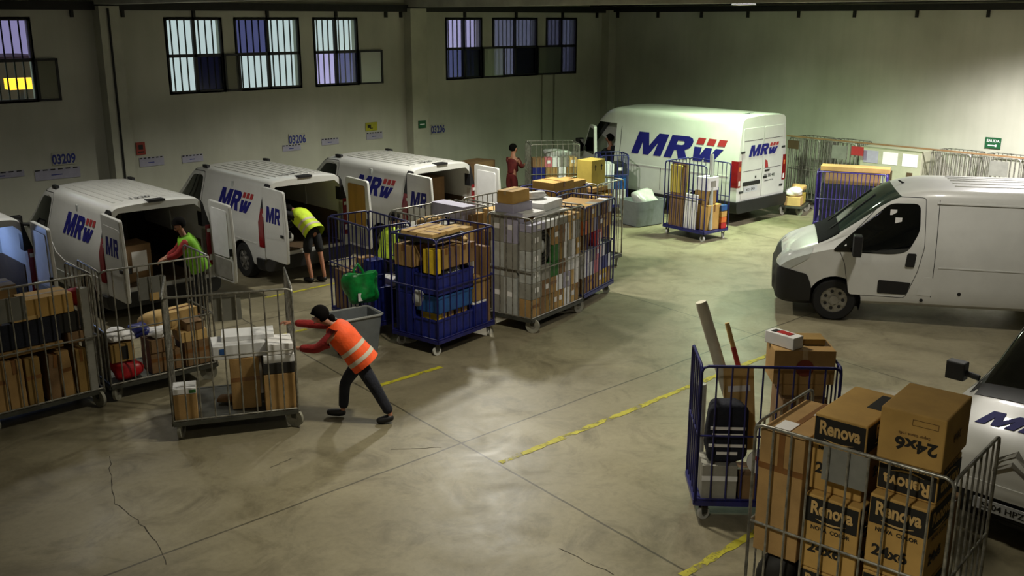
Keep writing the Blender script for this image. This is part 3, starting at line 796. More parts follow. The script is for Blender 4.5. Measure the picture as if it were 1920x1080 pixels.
# ---------- the long white van beside the far wall, seen from its rear left corner
MS = [(0,.42,.62,.72,.66,.72,.55),(.06,.32,.80,.92,.84,.88,.70),(.35,.28,1.05,1.18,.98,1.0,.82),(.85,.28,1.20,1.38,1.02,1.03,.84),(1.35,.28,1.28,1.90,1.03,1.035,.82),
      (1.8,.28,1.32,2.40,1.03,1.035,.84),(2.3,.28,1.35,2.58,1.03,1.035,.88),(6.05,.32,1.35,2.58,1.03,1.035,.90),(6.2,.34,1.35,2.56,1.02,1.025,.89)]
def make_long_van():
    v = Van('delivery_van', MS, (20.77, 19.5, 0), R(-90), 'long high-roofed white van with closed rear doors parked along the far right wall')
    L = v.L; b = v.body_src
    arches(v, (1.0, 5.1), hw=1.03)
    c = MB().b2((1.25, -1.2, .5), (2.35, -.55, 2.16)).obj('cut', None); boolean(b, c)   # open driver's doorway
    v.finish_body(M_['paint'])
    liners(v, (1.0, 5.1), hw=1.03)
    for x in (1.0, 5.1):
        for s in (-1, 1): wheel(v, x, s, hw=1.03)
    v.patch('windscreen', [(.80, 1.2), (.80, 1.5), (1.68, 2.4), (1.85, 2.2), (.98, 1.2)], -.74, .74, .006, M_['dgl'])
    v.patch('cab_window', rounded([(1.12, 1.3), (1.8, 2.05), (2.25, 2.07), (2.28, 1.3)], .10), .5, 1.3, .006, M_['dgl'])
    for s in (-1, 1):
        yr = (-1.3, -.5) if s < 0 else (.5, 1.3)
        v.patch('body_crease', [(2.5, 1.16), (5.95, 1.16), (5.95, 1.185), (2.5, 1.185)], *yr, .008, M_['paint'])
        v.patch('sill_trim', [(2.4, .28), (4.6, .28), (4.6, .50), (2.4, .50)], *yr, .012, M_['black'])
        v.patch('panel_seam', [(2.52, .6), (2.535, .6), (2.535, 2.1), (2.52, 2.1)], *yr, .002, M_['seam'])
        v.patch('panel_seam', [(3.9, .6), (3.915, .6), (3.915, 1.16), (3.9, 1.16)], *yr, .002, M_['seam'])
        mirror(v, 1.35, 1.5, s, 1.1 if s < 0 else 1.03, .36)
        v.patch('tail_light', [(6.02, .92), (6.02, 1.55), (6.3, 1.55), (6.3, .92)], *((-1.3, -.90) if s < 0 else (.90, 1.3)), .014, M_['redlight'])
        MB().box((6.19, s*.955, 1.36), (.05, .06, .10)).obj('indicator_lens', M_['orange'], v.root)
        MB().box((6.19, s*.955, 1.02), (.05, .06, .12)).obj('reversing_lens', M_['white'], v.root)
        for z in (.8, 1.75): MB().box((6.21, s*.86, z), (.03, .14, .05)).obj('hinge', M_['seam'], v.root)
    v.patch('rear_bumper', [(5.55, .3), (5.55, .58), (6.4, .58), (6.4, .3)], -1.3, 1.3, .06, M_['black'])
    v.patch('front_bumper', [(-.1, .3), (-.1, .78), (.35, .78), (.55, .5), (.55, .3)], -1.3, 1.3, .012, M_['black'])
    # rear doors: seams and pressings
    for y0, y1 in ((-.86, -.008), (.008, .86)):
        P = rounded([(y0, .62), (y1, .62), (y1, 2.30), (y0, 2.30)], .04)
        d = v.patch_yz('rear_door', P, 6.0, 6.4, .010, M_['paint'])
        P2 = [(y0+.05, .95), (y1-.05, .95), (y1-.05, 1.20), (y0+.05, 1.20)]
        for z in (1.28, 2.0):
            s_ = v.patch_yz('door_pressing', [(y0+.04, z), (y1-.04, z), (y1-.04, z+.012), (y0+.04, z+.012)], 6.0, 6.4, .0115, M_['seam'])
    v.patch_yz('door_gap', [(-.008, .62), (.008, .62), (.008, 2.30), (-.008, 2.30)], 6.0, 6.4, .002, M_['seam'])
    xr = 6.2 + .012
    def rr(u, w, h): return (6.213 + h, -.62 + u*.345, 1.62 + w*.27)
    put_logo(v.root, rr)
    MB().b2((xr, -.80, .94), (xr+.02, -.10, 1.03)).obj('plate_recess', M_['black'], v.root)
    pl = MB().b2((xr, -.76, .78), (xr+.012, -.20, .91)).obj('number_plate', M_['plate'], v.root)
    letter(MB(), '4521 DRB', frame((xr+.014, -.48, .81), (0, 1, 0), (0, 0, 1)), size=.085, bold=.012, align='CENTER').obj('plate_lettering', M_['ink'], pl)
    MB().b2((xr, .05, 1.04), (xr+.01, .20, 1.10)).obj('keyhole_trim', M_['black'], v.root)
    # small red-and-black emblem with writing under it
    F = frame((xr+.004, .0, 0), (0, 1, 0), (0, 0, 1))
    MB().prism([(.10, 1.30), (.24, 1.30), (.19, 1.46), (.10, 1.50)], F, .004).obj('emblem', M_['redl'], v.root)
    MB().prism([(.10, 1.20), (.30, 1.20), (.32, 1.25), (.10, 1.25)], F, .004).obj('emblem_base', M_['ink'], v.root)
    letter(letter(MB(), '902 300 400', F @ Matrix.Translation((.08, 1.06, .002)), size=.11, bold=.004, sx=.85), 'www.mrw.es', F @ Matrix.Translation((.12, .96, .002)), size=.07, bold=.002).obj('rear_lettering', M_['denim'], v.root)
    MB().box((xr, -.28, 1.12), (.02, .05, .05)).obj('lock', M_['black'], v.root)
    def fs(u, w, h):
        x = 2.92 + u*.79; z = 1.45 + w*.56; y = v.side_y(x, z, -1); return (x, y - .003 - h, z)
    put_logo(v.root, fs)
    letter(MB(), '1840', frame((5.85, -.28, v.top_z(5.8, 0)+.004), (0, 1, 0), (-1, 0, 0)), size=.17, bold=.02).obj('roof_number', M_['denim'], v.root)
    # open cab door swung forward-outward
    hx, hy = 1.22, -1.04
    a = R(-30)
    Mx = Matrix.Translation((hx, hy, 0)) @ Matrix.Rotation(a, 4, 'Z') @ Matrix(((1,0,0,0),(0,0,1,0),(0,1,0,0),(0,0,0,1)))
    P = rounded([(0, .55), (1.02, .55), (1.06, 1.3), (.98, 2.1), (.62, 2.12), (.02, 1.35)], .06)
    dr = MB().prism(P, Mx, .07).obj('cab_door', M_['paint'], v.root, 35)
    G = rounded([(.12, 1.38), (.64, 2.04), (.92, 2.03), (.98, 1.36)], .05)
    MB().prism(G, Mx @ Matrix.Translation((0, 0, -.006)), .082).obj('door_glass', M_['dgl'], dr)
    MB().prism(rounded([(.1, .62), (.96, .62), (.98, 1.28), (.1, 1.28)], .05), Mx @ Matrix.Translation((0, 0, .07)), .01).obj('door_lining', M_['black'], dr)
    # cab interior
    MB().b2((1.27, -.9, .5), (2.3, .95, .54)).obj('cab_floor', M_['black'], v.root)
    MB().b2((1.75, -.95, .54), (2.2, -.56, .9)).obj('seat', M_['dark'], v.root, bevel=.03)
    MB().b2((2.12, -.95, .9), (2.28, -.56, 1.55)).obj('seat_back', M_['dark'], v.root, bevel=.04)
    v.done(); return v
V4 = make_long_van()

# ---------- the white van on the right, seen from its left side
BS = [(0,.42,.62,.74,.62,.68,.50),(.05,.30,.80,.92,.82,.85,.66),(.28,.26,1.00,1.12,.97,.98,.80),(.80,.28,1.18,1.34,1.02,1.025,.84),(1.25,.30,1.26,1.70,1.025,1.03,.80),
      (1.72,.31,1.30,2.05,1.025,1.03,.80),(2.15,.32,1.32,2.19,1.025,1.03,.84),(2.6,.32,1.32,2.22,1.025,1.03,.88),(5.25,.36,1.32,2.24,1.025,1.03,.88),(5.41,.38,1.32,2.2,1.015,1.02,.86)]
def make_side_van():
    a = R(-57.5)
    v = Van('delivery_van', BS, (14.82, 9.12, 0), a, 'plain white unlettered van at the right, its left side and black bumper towards us')
    arches(v, (.97, 4.42), r=.42, hw=1.03)
    v.finish_body(M_['paint'])
    liners(v, (.97, 4.42), r=.418, hw=1.03)
    for x in (.97, 4.42):
        for s in (-1, 1): wheel(v, x, s, r=.345, hw=1.03, w=.22)
    MW2 = mat('windscreen_green', '2b3833', .08, var=.25, scale=2.5, spec=.8)
    MDG = mat('dark_window', '090b0c', .06, var=.2, scale=3, spec=.8)
    v.patch('windscreen', [(.72, 1.10), (.72, 1.50), (1.70, 2.20), (1.92, 2.04), (1.05, 1.15)], -.80, .80, .006, MW2)
    v.patch('scuttle', [(.66, 1.0), (.66, 1.6), (.98, 1.6), (.98, 1.12)], -.82, .82, .012, M_['matte'])
    for k, y in enumerate((-.35, .35)):
        pts = []
        for t in range(7):
            x = .86 + t*.115; yy = y + (.28 if k == 0 else .28)*t/6; pts.append((x, yy, v.top_z(x, yy) + .02))
        MB().tube(pts, .012, 6).obj('wiper', M_['black'], v.root)
    for s in (-1, 1):
        yr = (-1.3, -.5) if s < 0 else (.5, 1.3)
        D = rounded([(1.18, .46), (1.08, .98), (.98, 1.20), (1.68, 2.06), (2.24, 2.08), (2.27, 1.3), (2.20, .9), (2.05, .46)], .06)
        v.patch('door_seam', D, *yr, .0015, M_['seam'])
        v.patch('cab_door', grow(D, -.010), *yr, .0035, M_['paint'])
        v.patch('cab_window', rounded([(.86, 1.17), (1.08, 1.36), (1.72, 1.96), (2.16, 1.98), (2.18, 1.55), (2.02, 1.22), (1.8, 1.17)], .10), *yr, .008, MDG)
        if s < 0:
            for k, (xx, zz) in enumerate(((1.72, 1.78), (1.80, 1.66))): MB().b2((xx, v.side_y(xx, zz, s)-.013, zz), (xx+.10, v.side_y(xx, zz, s)-.010, zz+.09)).obj('window_sticker', M_['paper'], v.root)
        v.patch('door_vent_panel', rounded([(1.62, .52), (2.06, .52), (2.12, .72), (1.62, .74)], .03), *yr, .010, M_['black'])
        v.patch('door_handle', rounded([(2.00, .98), (2.14, .98), (2.16, 1.20), (2.02, 1.20)], .03), *yr, .02, M_['black'])
        v.patch('fuel_flap', rounded([(2.22, .52), (2.44, .52), (2.44, .82), (2.30, .82)], .02), *yr, .004, M_['paint'])
        v.patch('swage_line', [(2.5, .98), (5.2, .98), (5.2, 1.0), (2.5, 1.0)], *yr, .006, M_['paint'])
        v.patch('panel_seam', [(2.43, .50), (2.44, .50), (2.44, 2.05), (2.43, 2.05)], *yr, .002, M_['seam'])
        v.patch('gutter', [(2.4, 1.99), (5.3, 1.99), (5.3, 2.01), (2.4, 2.01)], *yr, .014, M_['paint'])
        for x, z in ((2.30, .44), (2.85, .58)):
            MB().cyl((x, v.side_y(x, z, s), z), .028, .012, 'y', 12).obj('side_cap', M_['black'], v.root)
        mirror(v, 1.26, 1.28, s, 1.03, .34)
        v.patch('headlamp', rounded([(-.1, .78), (.10, .74), (.52, 1.02), (.60, 1.20), (.30, 1.10), (-.1, .95)], .05), *((-1.3, -.46) if s < 0 else (.46, 1.3)), .010, M_['lamp_g'])
    v.patch('front_bumper', rounded([(-.2, .2), (-.2, .86), (.12, .84), (.52, .76), (.60, .55), (.58, .2)], .05), -1.3, 1.3, .022, M_['black'])
    v.patch('grille', [(-.2, .86), (-.2, .98), (.10, 1.0), (.12, .84)], -.44, .44, .014, M_['black'])
    rb = MB()
    for y in (-.5, -.25, 0, .25, .5): rb.b2((2.7, y-.03, v.top_z(3, y)-.006), (5.1, y+.03, v.top_z(3, y)+.012))
    rb.obj('roof_ribs', M_['paint'], v.root)
    MB().tube([(2.0, 0, 2.15), (1.9, 0, 2.21)], [.02, .012]).obj('aerial_base', M_['black'], v.root)
    MB().b2((1.30, -.9, 1.35), (1.32, -.87, 1.36))
    v.done(); return v
V5 = make_side_van()

# ---------- the small white van in the lower right corner, nose towards us
NS = [(0,.30,.52,.66,.60,.66,.52),(.05,.22,.70,.82,.76,.80,.66),(.22,.18,.82,.93,.86,.88,.74),(.60,.18,.92,1.03,.90,.905,.76),(1.05,.18,1.0,1.15,.90,.905,.74),(1.5,.18,1.05,1.5,.90,.905,.66),
      (1.95,.18,1.08,1.74,.90,.905,.62),(2.5,.18,1.1,1.80,.90,.905,.64),(4.1,.22,1.1,1.80,.90,.905,.66),(4.3,.24,1.1,1.75,.89,.89,.64)]
def make_corner_van():
    v = Van('delivery_van', NS, (9.05, 2.95, 0), 0, 'small white van nose-on in the lower right corner, blue letters on its bonnet')
    arches(v, (.9, 3.5), r=.36, hw=.90)
    v.finish_body(M_['paint']); liners(v, (.9, 3.5), r=.358, hw=.9)
    for x in (.9, 3.5):
        for s in (-1, 1): wheel(v, x, s, r=.31, hw=.9, w=.19)
    MDG = MATS['dark_window']
    v.patch('scuttle', [(.92, .9), (.92, 1.3), (1.10, 1.3), (1.12, .9)], -.74, .74, .006, M_['black'])
    v.patch('windscreen_surround', [(1.02, .96), (1.02, 1.30), (1.90, 1.85), (2.05, 1.68), (1.25, .98)], -.83, .83, .004, M_['black'])
    v.patch('windscreen', [(1.10, .96), (1.10, 1.36), (1.86, 1.86), (2.0, 1.7), (1.30, .98)], -.72, .72, .008, MDG)
    for s in (-1, 1):
        yr = (-1.3, -.4) if s < 0 else (.4, 1.3)
        v.patch('cab_window', rounded([(1.30, 1.05), (1.95, 1.60), (2.45, 1.62), (2.45, 1.05)], .08), *yr, .006, MDG)
        mirror(v, 1.30, 1.12, s, .905, .2)
        v.patch('headlamp', rounded([(-.1, .66), (.22, .70), (.52, .92), (.50, .98), (.20, .86), (-.1, .76)], .04), *((-1.3, -.52) if s < 0 else (.52, 1.3)), .010, M_['lamp_g'])
        D = rounded([(1.2, .35), (1.18, 1.0), (1.9, 1.68), (2.55, 1.70), (2.55, .35)], .06)
        v.patch('door_seam', D, *yr, .0015, M_['seam']); v.patch('cab_door', grow(D, -.01), *yr, .003, M_['paint'])
    v.patch('lower_grille', [(-.2, .26), (-.2, .46), (.35, .46), (.35, .26)], -.70, .70, .008, M_['black'])
    v.patch('front_bumper', rounded([(-.2, .47), (-.2, .60), (.40, .60), (.50, .54), (.48, .47)], .03), -1.3, 1.3, .02, M_['paint'])
    v.patch('bumper_skirt', [(-.2, .15), (-.2, .26), (.45, .26), (.45, .15)], -1.3, 1.3, .015, M_['black'])
    # chevron badge on the nose
    nose = lambda y, z: (lambda h: h[0].x if h[0] else 0)(BVH.ray_cast(Vector((-3, y, z)), Vector((1, 0, 0))))
    o = v.body; BVH = BVHTree.FromObject(o, bpy.context.evaluated_depsgraph_get())
    zs = [.72, .80]
    for q, z0 in enumerate(zs):
        P = [(-.15, z0), (0, z0+.085), (.15, z0), (.15, z0+.035), (0, z0+.12), (-.15, z0+.035)]
        mb = MB(); lo = [mb.bm.verts.new((nose(y, z)-.002, y, z)) for y, z in P]; hi = [mb.bm.verts.new((nose(y, z)-.02, y, z)) for y, z in P]
        mb.face(hi); mb.face(lo[::-1])
        for k in range(6): mb.face([lo[k], lo[(k+1) % 6], hi[(k+1) % 6], hi[k]])
        mb.obj('chevron_badge', M_['alloy'], v.root)
    px = -.035
    pl = MB().b2((px-.012, -.27, .33), (px, .27, .44)).obj('number_plate', M_['plate'], v.root)
    letter(MB(), '5504 HPZ', frame((px-.014, 0, .355), (0, -1, 0), (0, 0, 1)), size=.085, bold=.012, sx=1.1, align='CENTER').obj('plate_lettering', M_['ink'], pl)
    def fh(u, w, h):
        y = .52 - u*.30; x = .42 + w*.25; return (x, y, v_top(x, y) + .004 + h)
    def v_top(x, y):
        h = BVH.ray_cast(Vector((x, y, 5)), Vector((0, 0, -1))); return h[0].z if h[0] else 1
    put_logo(v.root, fh)
    v.done(); return v
V6 = make_corner_van()
# ------------------------------------------------------------------ roll cages
def caster(cg, x, y, r, m, swivel):
    mb = MB(); h = .20
    mb.box((x, y, h-.012), (.09, .09, .014))
    c, s_ = math.cos(swivel), math.sin(swivel); ox, oy = -c*.03, -s_*.03
    Mx = Matrix.Translation((x+ox, y+oy, 0)) @ Matrix.Rotation(swivel, 4, 'Z')
    for t in (-.026, .026): mb.prism([(-.03, r), (.03, r), (.045, h-.015), (-.035, h-.015)], Mx @ Matrix(((1,0,0,0),(0,0,1,t-.003),(0,1,0,0),(0,0,0,1))), .006)
    o = mb.obj('caster', M_['steeld'], cg)
    w = MB()
    a = Mx @ Vector((0, -.019, r)); b = Mx @ Vector((0, .019, r)); w.tube([a, b], r, 20)
    wo = w.obj('caster_wheel', m, o, 40)
    hb = MB(); a = Mx @ Vector((0, -.023, r)); b = Mx @ Vector((0, .023, r)); hb.tube([a, b], r*.42, 12); hb.obj('wheel_hub', M_['alloy'], o, 40)

def panel(mb, p0, p1, z0, z1, sp, r, rf, mids=(), sheet=None):
    """barred panel between plan points p0, p1; rounded top corners"""
    p0 = Vector((*p0, 0)); p1 = Vector((*p1, 0)); d = (p1-p0); Lg = d.length; u = d/Lg; q = .06
    up = Vector((0, 0, 1))
    path = [p0+up*z0, p0+up*(z1-q), p0+u*q*.3+up*(z1-q*.3), p0+u*q+up*z1, p1-u*q+up*z1, p1-u*q*.3+up*(z1-q*.3), p1+up*(z1-q), p1+up*z0]
    mb.tube(path, rf, 8)
    for z in mids: mb.tube([p0+up*z, p1+up*z], r*1.15, 6)
    mb.tube([p0+up*(z0+.03), p1+up*(z0+.03)], r*1.2, 6)
    n = max(2, round(Lg/sp))
    for k in range(1, n):
        a = p0 + u*(Lg*k/n); mb.tube([a+up*z0, a+up*z1], r, 6)

class Cage:
    def __init__(s, label, cx, cy, rz, L, D, H=1.75, style='steel', sides='fblr', plate=None, mids=(.98,), group='wheeled roll cages', sp=.145, short=None, zb=.20, shelf=False):
        s.L, s.D, s.H = L, D, H; s.short = short or label
        s.root = empty('roll_cage', (cx, cy, 0), R(rz), label, 'roll cage', group)
        s.M = Matrix.Translation((cx, cy, 0)) @ Matrix.Rotation(R(rz), 4, 'Z'); s.rz = R(rz)
        m = {'steel': M_['steel'], 'blue': M_['blue'], 'purple': M_['purple']}[style]
        l, d = L/2, D/2
        b = MB()
        b.b2((-l, -d, zb+.012), (l, d, zb+.030))
        for y in (-d, d): b.b2((-l, y-.02, zb-.015), (l, y+.02, zb+.035))
        for x in (-l, l): b.b2((x-.02, -d, zb-.015), (x+.02, d, zb+.035))
        b.b2((-l, -.03, zb-.01), (l, .03, zb+.012))
        b.obj('deck', m if style != 'steel' else M_['steeld'], s.root)
        cr = .115 if style == 'steel' else .065
        rnd = random.Random(int(cx*100+cy*10))
        for x in (-l+.07, l-.07):
            for y in (-d+.06, d-.06): caster(s.root, x, y, cr, M_['castw'] if style == 'steel' else mat('pale_caster_tread', 'b9b9b2', .6), rnd.uniform(0, 6.28))
        r, rf = (.0095, .0135) if style == 'steel' else (.009, .0145)
        for c, a, e, nm in (('f', (-l, -d), (l, -d), 'front_panel'), ('b', (-l, d), (l, d), 'back_panel'), ('l', (-l, -d), (-l, d), 'end_panel'), ('r', (l, -d), (l, d), 'end_panel')):
            if c in sides:
                mb = MB(); panel(mb, a, e, zb+.02, H, sp, r, rf, mids); mb.obj(nm, m, s.root, 50)
        if plate:
            x0, x1, z0, z1, yy = plate
            MB().b2((x0, yy-.004, z0), (x1, yy+.004, z1)).obj('card_holder_plate', mat('grey_plate', '76766e', .6, var=.08), s.root)
    def w(s, x, y, z): return s.M @ Vector((x, y, z))

WORD = {'card': 'brown', 'card2': 'dark brown', 'card3': 'pale tan', 'card4': 'olive brown', 'cardo': 'orange-brown', 'cardy': 'yellow', 'white': 'white', 'lav': 'pale lavender', 'greyc': 'grey', 'ink': 'black', 'bluebox': 'deep blue', 'bluelt': 'lighter blue', 'greend': 'dark green', 'pink': 'pink', 'orange': 'orange', 'red': 'red', 'poly': 'film-wrapped', 'yellow': 'bright yellow', 'denim': 'navy', 'paper': 'white'}
def carton(p, d, rz, m, label, kind='carton', name='cardboard_box', cat='box', group=None, tilt=(0, 0), tape='x', sticker=None, tmat='tape', stmat='paper', bev=.006):
    """p: world point of the base centre; d dims; returns the root mesh"""
    o = MB().b2((-d[0]/2, -d[1]/2, 0), (d[0]/2, d[1]/2, d[2])).obj(name, M_[m], bevel=min(bev, min(d)*.2))
    o.location = p; o.rotation_euler = (tilt[0], tilt[1], rz)
    tag(o, label, cat, group)
    e = .0025
    if tape == 'x':
        t = MB(); w = min(.05, d[1]*.3)/2; l = d[0]/2+e
        t.b2((-l, -w, d[2]), (l, w, d[2]+e)); t.b2((-l-e, -w, d[2]*.72), (-l+e*.2, w, d[2]+e)); t.b2((l-e*.2, -w, d[2]*.72), (l+e, w, d[2]+e))
        t.obj('tape', M_[tmat], o)
    elif tape == 'y':
        t = MB(); w = min(.05, d[0]*.3)/2; l = d[1]/2+e
        t.b2((-w, -l, d[2]), (w, l, d[2]+e)); t.b2((-w, -l-e, d[2]*.72), (w, -l+e*.2, d[2]+e)); t.b2((-w, l-e*.2, d[2]*.72), (w, l+e, d[2]+e))
        t.obj('tape', M_[tmat], o)
    elif tape == 'f':
        t = MB(); t.b2((-d[0]/2-e, -d[1]/2-e, d[2]*.55), (d[0]/2+e, -d[1]/2+e*.1, d[2]*.55+.05)); t.obj('tape', M_[tmat], o)
    if sticker:
        f, a, b, w, h = sticker          # face, centre in face, size
        mb = MB()
        if f == 't': mb.b2((a-w/2, b-h/2, d[2]+e), (a+w/2, b+h/2, d[2]+2*e))
        elif f == 'f': mb.b2((a-w/2, -d[1]/2-2*e, b-h/2), (a+w/2, -d[1]/2-e*.5, b+h/2))
        else: mb.b2((-d[0]/2-2*e, a-w/2, b-h/2), (-d[0]/2-e*.5, a+w/2, b+h/2))
        mb.obj('shipping_label', M_[stmat], o)
    return o
def joinlab(label, cg):
    n = len(label.split())
    if n + len(cg.short.split()) + 2 <= 16: return label + ' in the ' + cg.short
    return label + ', ' + cg.short if n + len(cg.short.split()) <= 16 else label
def put(cg, x, y, z, d, m, label, rot=0, **kw):
    z = .235 if z is None else z
    label = joinlab(label, cg)
    return carton(cg.w(x, y, z), d, cg.rz + R(rot), m, label, **kw)
def sack(p, d, m, label, seed=1, rough=.3, name='parcel_bag', cat='bag', rz=0, group=None, sub=3, pw=.75):
    """soft bag resting on p (base centre)"""
    o = MB().blob((0, 0, d[2]/2*.96), d, seed, rough, sub, pw=pw).obj(name, M_[m], None, 60)
    zmin = min(v.co.z for v in o.data.vertices)
    for v in o.data.vertices: v.co.z -= zmin
    o.location = p; o.rotation_euler = (0, 0, rz); return tag(o, label, cat, group)
def bagin(cg, x, y, z, d, m, label, seed=1, **kw):
    label = joinlab(label, cg)
    return sack(cg.w(x, y, z), d, m, label, seed, rz=cg.rz, **kw)
ORD = ['first', 'second', 'third', 'fourth', 'fifth', 'sixth', 'seventh', 'eighth', 'ninth', 'tenth']
LAY = ['bottom', 'second', 'third', 'fourth', 'fifth', 'sixth', 'top']
def wall_of(cg, x0, x1, y0, y1, z, rows, where, seed, group, axis='x'):
    """rows: list of (height, [(width share, material)...]) stacked from z upward along a cage side"""
    rnd = random.Random(seed)
    for ri, (h, cols) in enumerate(rows):
        tot = sum(c[0] for c in cols); a = x0 if axis == 'x' else y0; span = (x1-x0) if axis == 'x' else (y1-y0)
        for ci, (wd, m) in enumerate(cols):
            ln = span*wd/tot; g = .006; hh = h - rnd.uniform(.0, .03) if len(cols) > 1 else h
            hh = h
            if axis == 'x': c = ((a+ln/2), (y0+y1)/2, z); d = (ln-2*g, (y1-y0)-rnd.uniform(0, .03), hh-.004)
            else: c = ((x0+x1)/2, (a+ln/2), z); d = ((x1-x0)-rnd.uniform(0, .03), ln-2*g, hh-.004)
            a += ln
            if m is None: continue
            lab = '%s parcel, %s layer %s from left, %s' % (WORD[m], LAY[ri] if ri < len(rows)-1 or ri == 0 else 'top', ORD[ci], where)
            put(cg, *c, d, m, lab, rot=rnd.uniform(-1.5, 1.5), group=group, tape=rnd.choice(['x', 'y', 'n', 'f']) if m.startswith('card') else 'n',
                sticker=(('f' if axis == 'x' else 'l'), 0, hh*.55, min(.1, ln*.6), min(.08, hh*.5)) if rnd.random() < .35 else None, name='parcel')
        z += h

# --- the cage being pushed
CC = Cage('steel roll cage being pushed across the floor, holding white flat boxes and tall cartons', 5.325, 10.72, -26, 1.44, 1.1, sides='flr', plate=(-.17, .14, 1.42, 1.70, -.535), mids=(1.0,), short='pushed cage', sp=.16)
put(CC, -.57, -.38, None, (.26, .26, .32), 'card', 'small carton with a white and green top at the front left corner', tape='n')
_o = put(CC, -.57, -.38, .558, (.262, .262, .07), 'white', 'white and green printed tray on the small front left carton', tape='n', name='printed_tray', cat='tray')
MB().b2((.05, -.135, .01), (.128, -.131, .05)).obj('green_print', M_['greend'], _o)
put(CC, .13, -.17, None, (.34, .34, .64), 'card', 'tall brown carton under the long white box, centre', tape='f')
put(CC, .52, -.33, None, (.36, .36, .46), 'card', 'brown carton with a black box on top, right front', tape='n', sticker=('l', 0, .36, .12, .12), stmat='greend')
put(CC, .52, -.33, .70, (.37, .36, .13), 'ink', 'flat black box stacked on the right front carton', tape='n')
put(CC, .53, -.33, .83, (.36, .34, .10), 'white', 'small white box on top of the flat black box', tape='n')
_o = put(CC, .12, -.12, .879, (.70, .42, .17), 'white', 'long white box with blue print, lying on the tall carton', tape='n', sticker=('f', -.24, .1, .07, .07), stmat='bluelt', rot=3)
put(CC, .20, -.02, 1.05, (.62, .34, .06), 'white', 'thin white box on top of the long white box', tape='n', rot=-2)
put(CC, .55, -.30, .935, (.30, .40, .13), 'paper', 'white carton at the right bars, above the black box', tape='n')
put(CC, .32, .28, None, (.40, .34, .60), 'greyc', 'grey carton behind the tall brown one', tape='n')
bagin(CC, -.10, -.05, .235, (.2, .14, .08), 'card2', 'crumpled brown paper scrap on the deck', 5, name='paper_scrap', cat='scrap')

# --- the cage behind it
CB = Cage('steel roll cage half filled with bags and cartons, between pushed and leftmost cage', 5.12, 12.62, -4, 1.42, .88, sides='flr', plate=(-.24, .10, 1.28, 1.58, -.40), mids=(.95,), short='half filled cage', sp=.15)
_o = CB.root
MB().b2((-.70, -.40, .24), (-.695, .40, .92)).obj('end_sheet', M_['steel'], _o)
MB().b2((-.10, -.415, 1.26), (.02, -.406, 1.36)).obj('card_slip', M_['card3'], _o)
bagin(CB, -.45, -.20, .235, (.38, .32, .26), 'red', 'red plastic bag with a yellow stripe, lower left', 11)
put(CB, -.50, -.2, .50, (.30, .32, .24), 'card4', 'carton with black squares above the red bag', tape='n', sticker=('f', .03, .12, .08, .18), stmat='ink')
bagin(CB, -.50, -.2, .74, (.34, .32, .15), 'paper', 'white bag with navy printing above the carton with squares', 13, rough=.4)
bagin(CB, -.23, -.2, .74, (.22, .3, .17), 'bluebox', 'violet-blue and white bag next to the printed bag', 14)
put(CB, .06, -.15, .235, (.40, .36, .28), 'card2', 'dark brown carton with tape, lower middle', tape='f')
put(CB, .02, -.18, .52, (.34, .34, .18), 'card2', 'dark brown carton, second layer in the middle', tape='n')
bagin(CB, .0, -.22, .70, (.32, .28, .12), 'paper', 'white mail bag on the middle cartons', 15)
bagin(CB, .12, .06, .70, (.50, .34, .26), 'card3', 'tan bubble mailer leaning behind the white mail bag', 16, rough=.15)
put(CB, .50, -.16, .235, (.36, .36, .34), 'card2', 'dark carton at the right bars', tape='f')
put(CB, .47, -.16, .577, (.36, .34, .14), 'card3', 'pale flat carton on the dark right carton', tape='x')
put(CB, .42, .06, .72, (.44, .26, .24), 'card3', 'tan carton leaning at the back right', tape='x', rot=12)
put(CB, .50, -.20, .72, (.24, .24, .12), 'card2', 'small brown box on the pale flat carton', tape='n')

# --- the leftmost cage
CA = Cage('leftmost steel roll cage, packed with upright brown cartons and cut by the picture edge', 3.545, 12.62, 1, 1.45, .86, sides='flr', plate=(-.42, -.08, 1.33, 1.62, -.39), mids=(.95,), short='leftmost cage', sp=.155)
for i, (x, w, h, m, t) in enumerate(((-.62, .16, .66, 'card4', 0), (-.46, .13, .64, 'card', 2), (-.28, .19, .62, 'card', -1), (-.08, .17, .60, 'card4', 0), (.14, .15, .58, 'card2', 5), (.32, .15, .60, 'card', -4), (.50, .12, .58, 'card4', 0))):
    put(CA, x, -.22, None, (w, .36, h), m, '%s upright carton, %s from the left in the bottom row' % (WORD[m], ORD[i]), tape='f' if i % 2 else 'y', tilt=(0, R(t)), group='upright cartons in the bottom row of the leftmost cage')
put(CA, -.12, -.22, .90, (.86, .36, .07), 'card', 'long flat brown carton lying on the upright ones', tape='x')
put(CA, .50, -.2, .90, (.24, .34, .14), 'card2', 'small dark carton right of the long flat one', tape='n')
put(CA, -.20, -.18, .98, (1.0, .40, .32), 'denim', 'wide navy-black box in the middle layer', tape='n')
put(CA, .42, -.16, 1.05, (.24, .40, .25), 'ink', 'black box at the right end of the middle layer', tape='n')
put(CA, .21, -.18, 1.31, (.56, .40, .24), 'cardo', 'brown carton with a pale top edge, uppermost right', tape='x', tmat='taper')
put(CA, -.08, -.24, 1.305, (.30, .3, .05), 'card3', 'flat tan box under the grey plate', tape='n')
put(CA, -.52, -.20, 1.305, (.34, .36, .12), 'card2', 'brown box at the far left of the top layer', tape='n')
bagin(CA, -.52, -.2, 1.43, (.34, .3, .12), 'lav', 'pale lavender and white packet at the far left', 21)
put(CA, .63, -.33, None, (.11, .10, 1.34), 'greyc', 'tall pale grey plank-like carton at the right bars', tape='n', name='long_carton')
bagin(CA, .63, -.12, 1.30, (.16, .3, .22), 'red', 'red and white bag above the tall grey carton', 22)
put(CA, .0, .22, None, (1.3, .3, .9), 'card2', 'large dark carton along the back', tape='x')

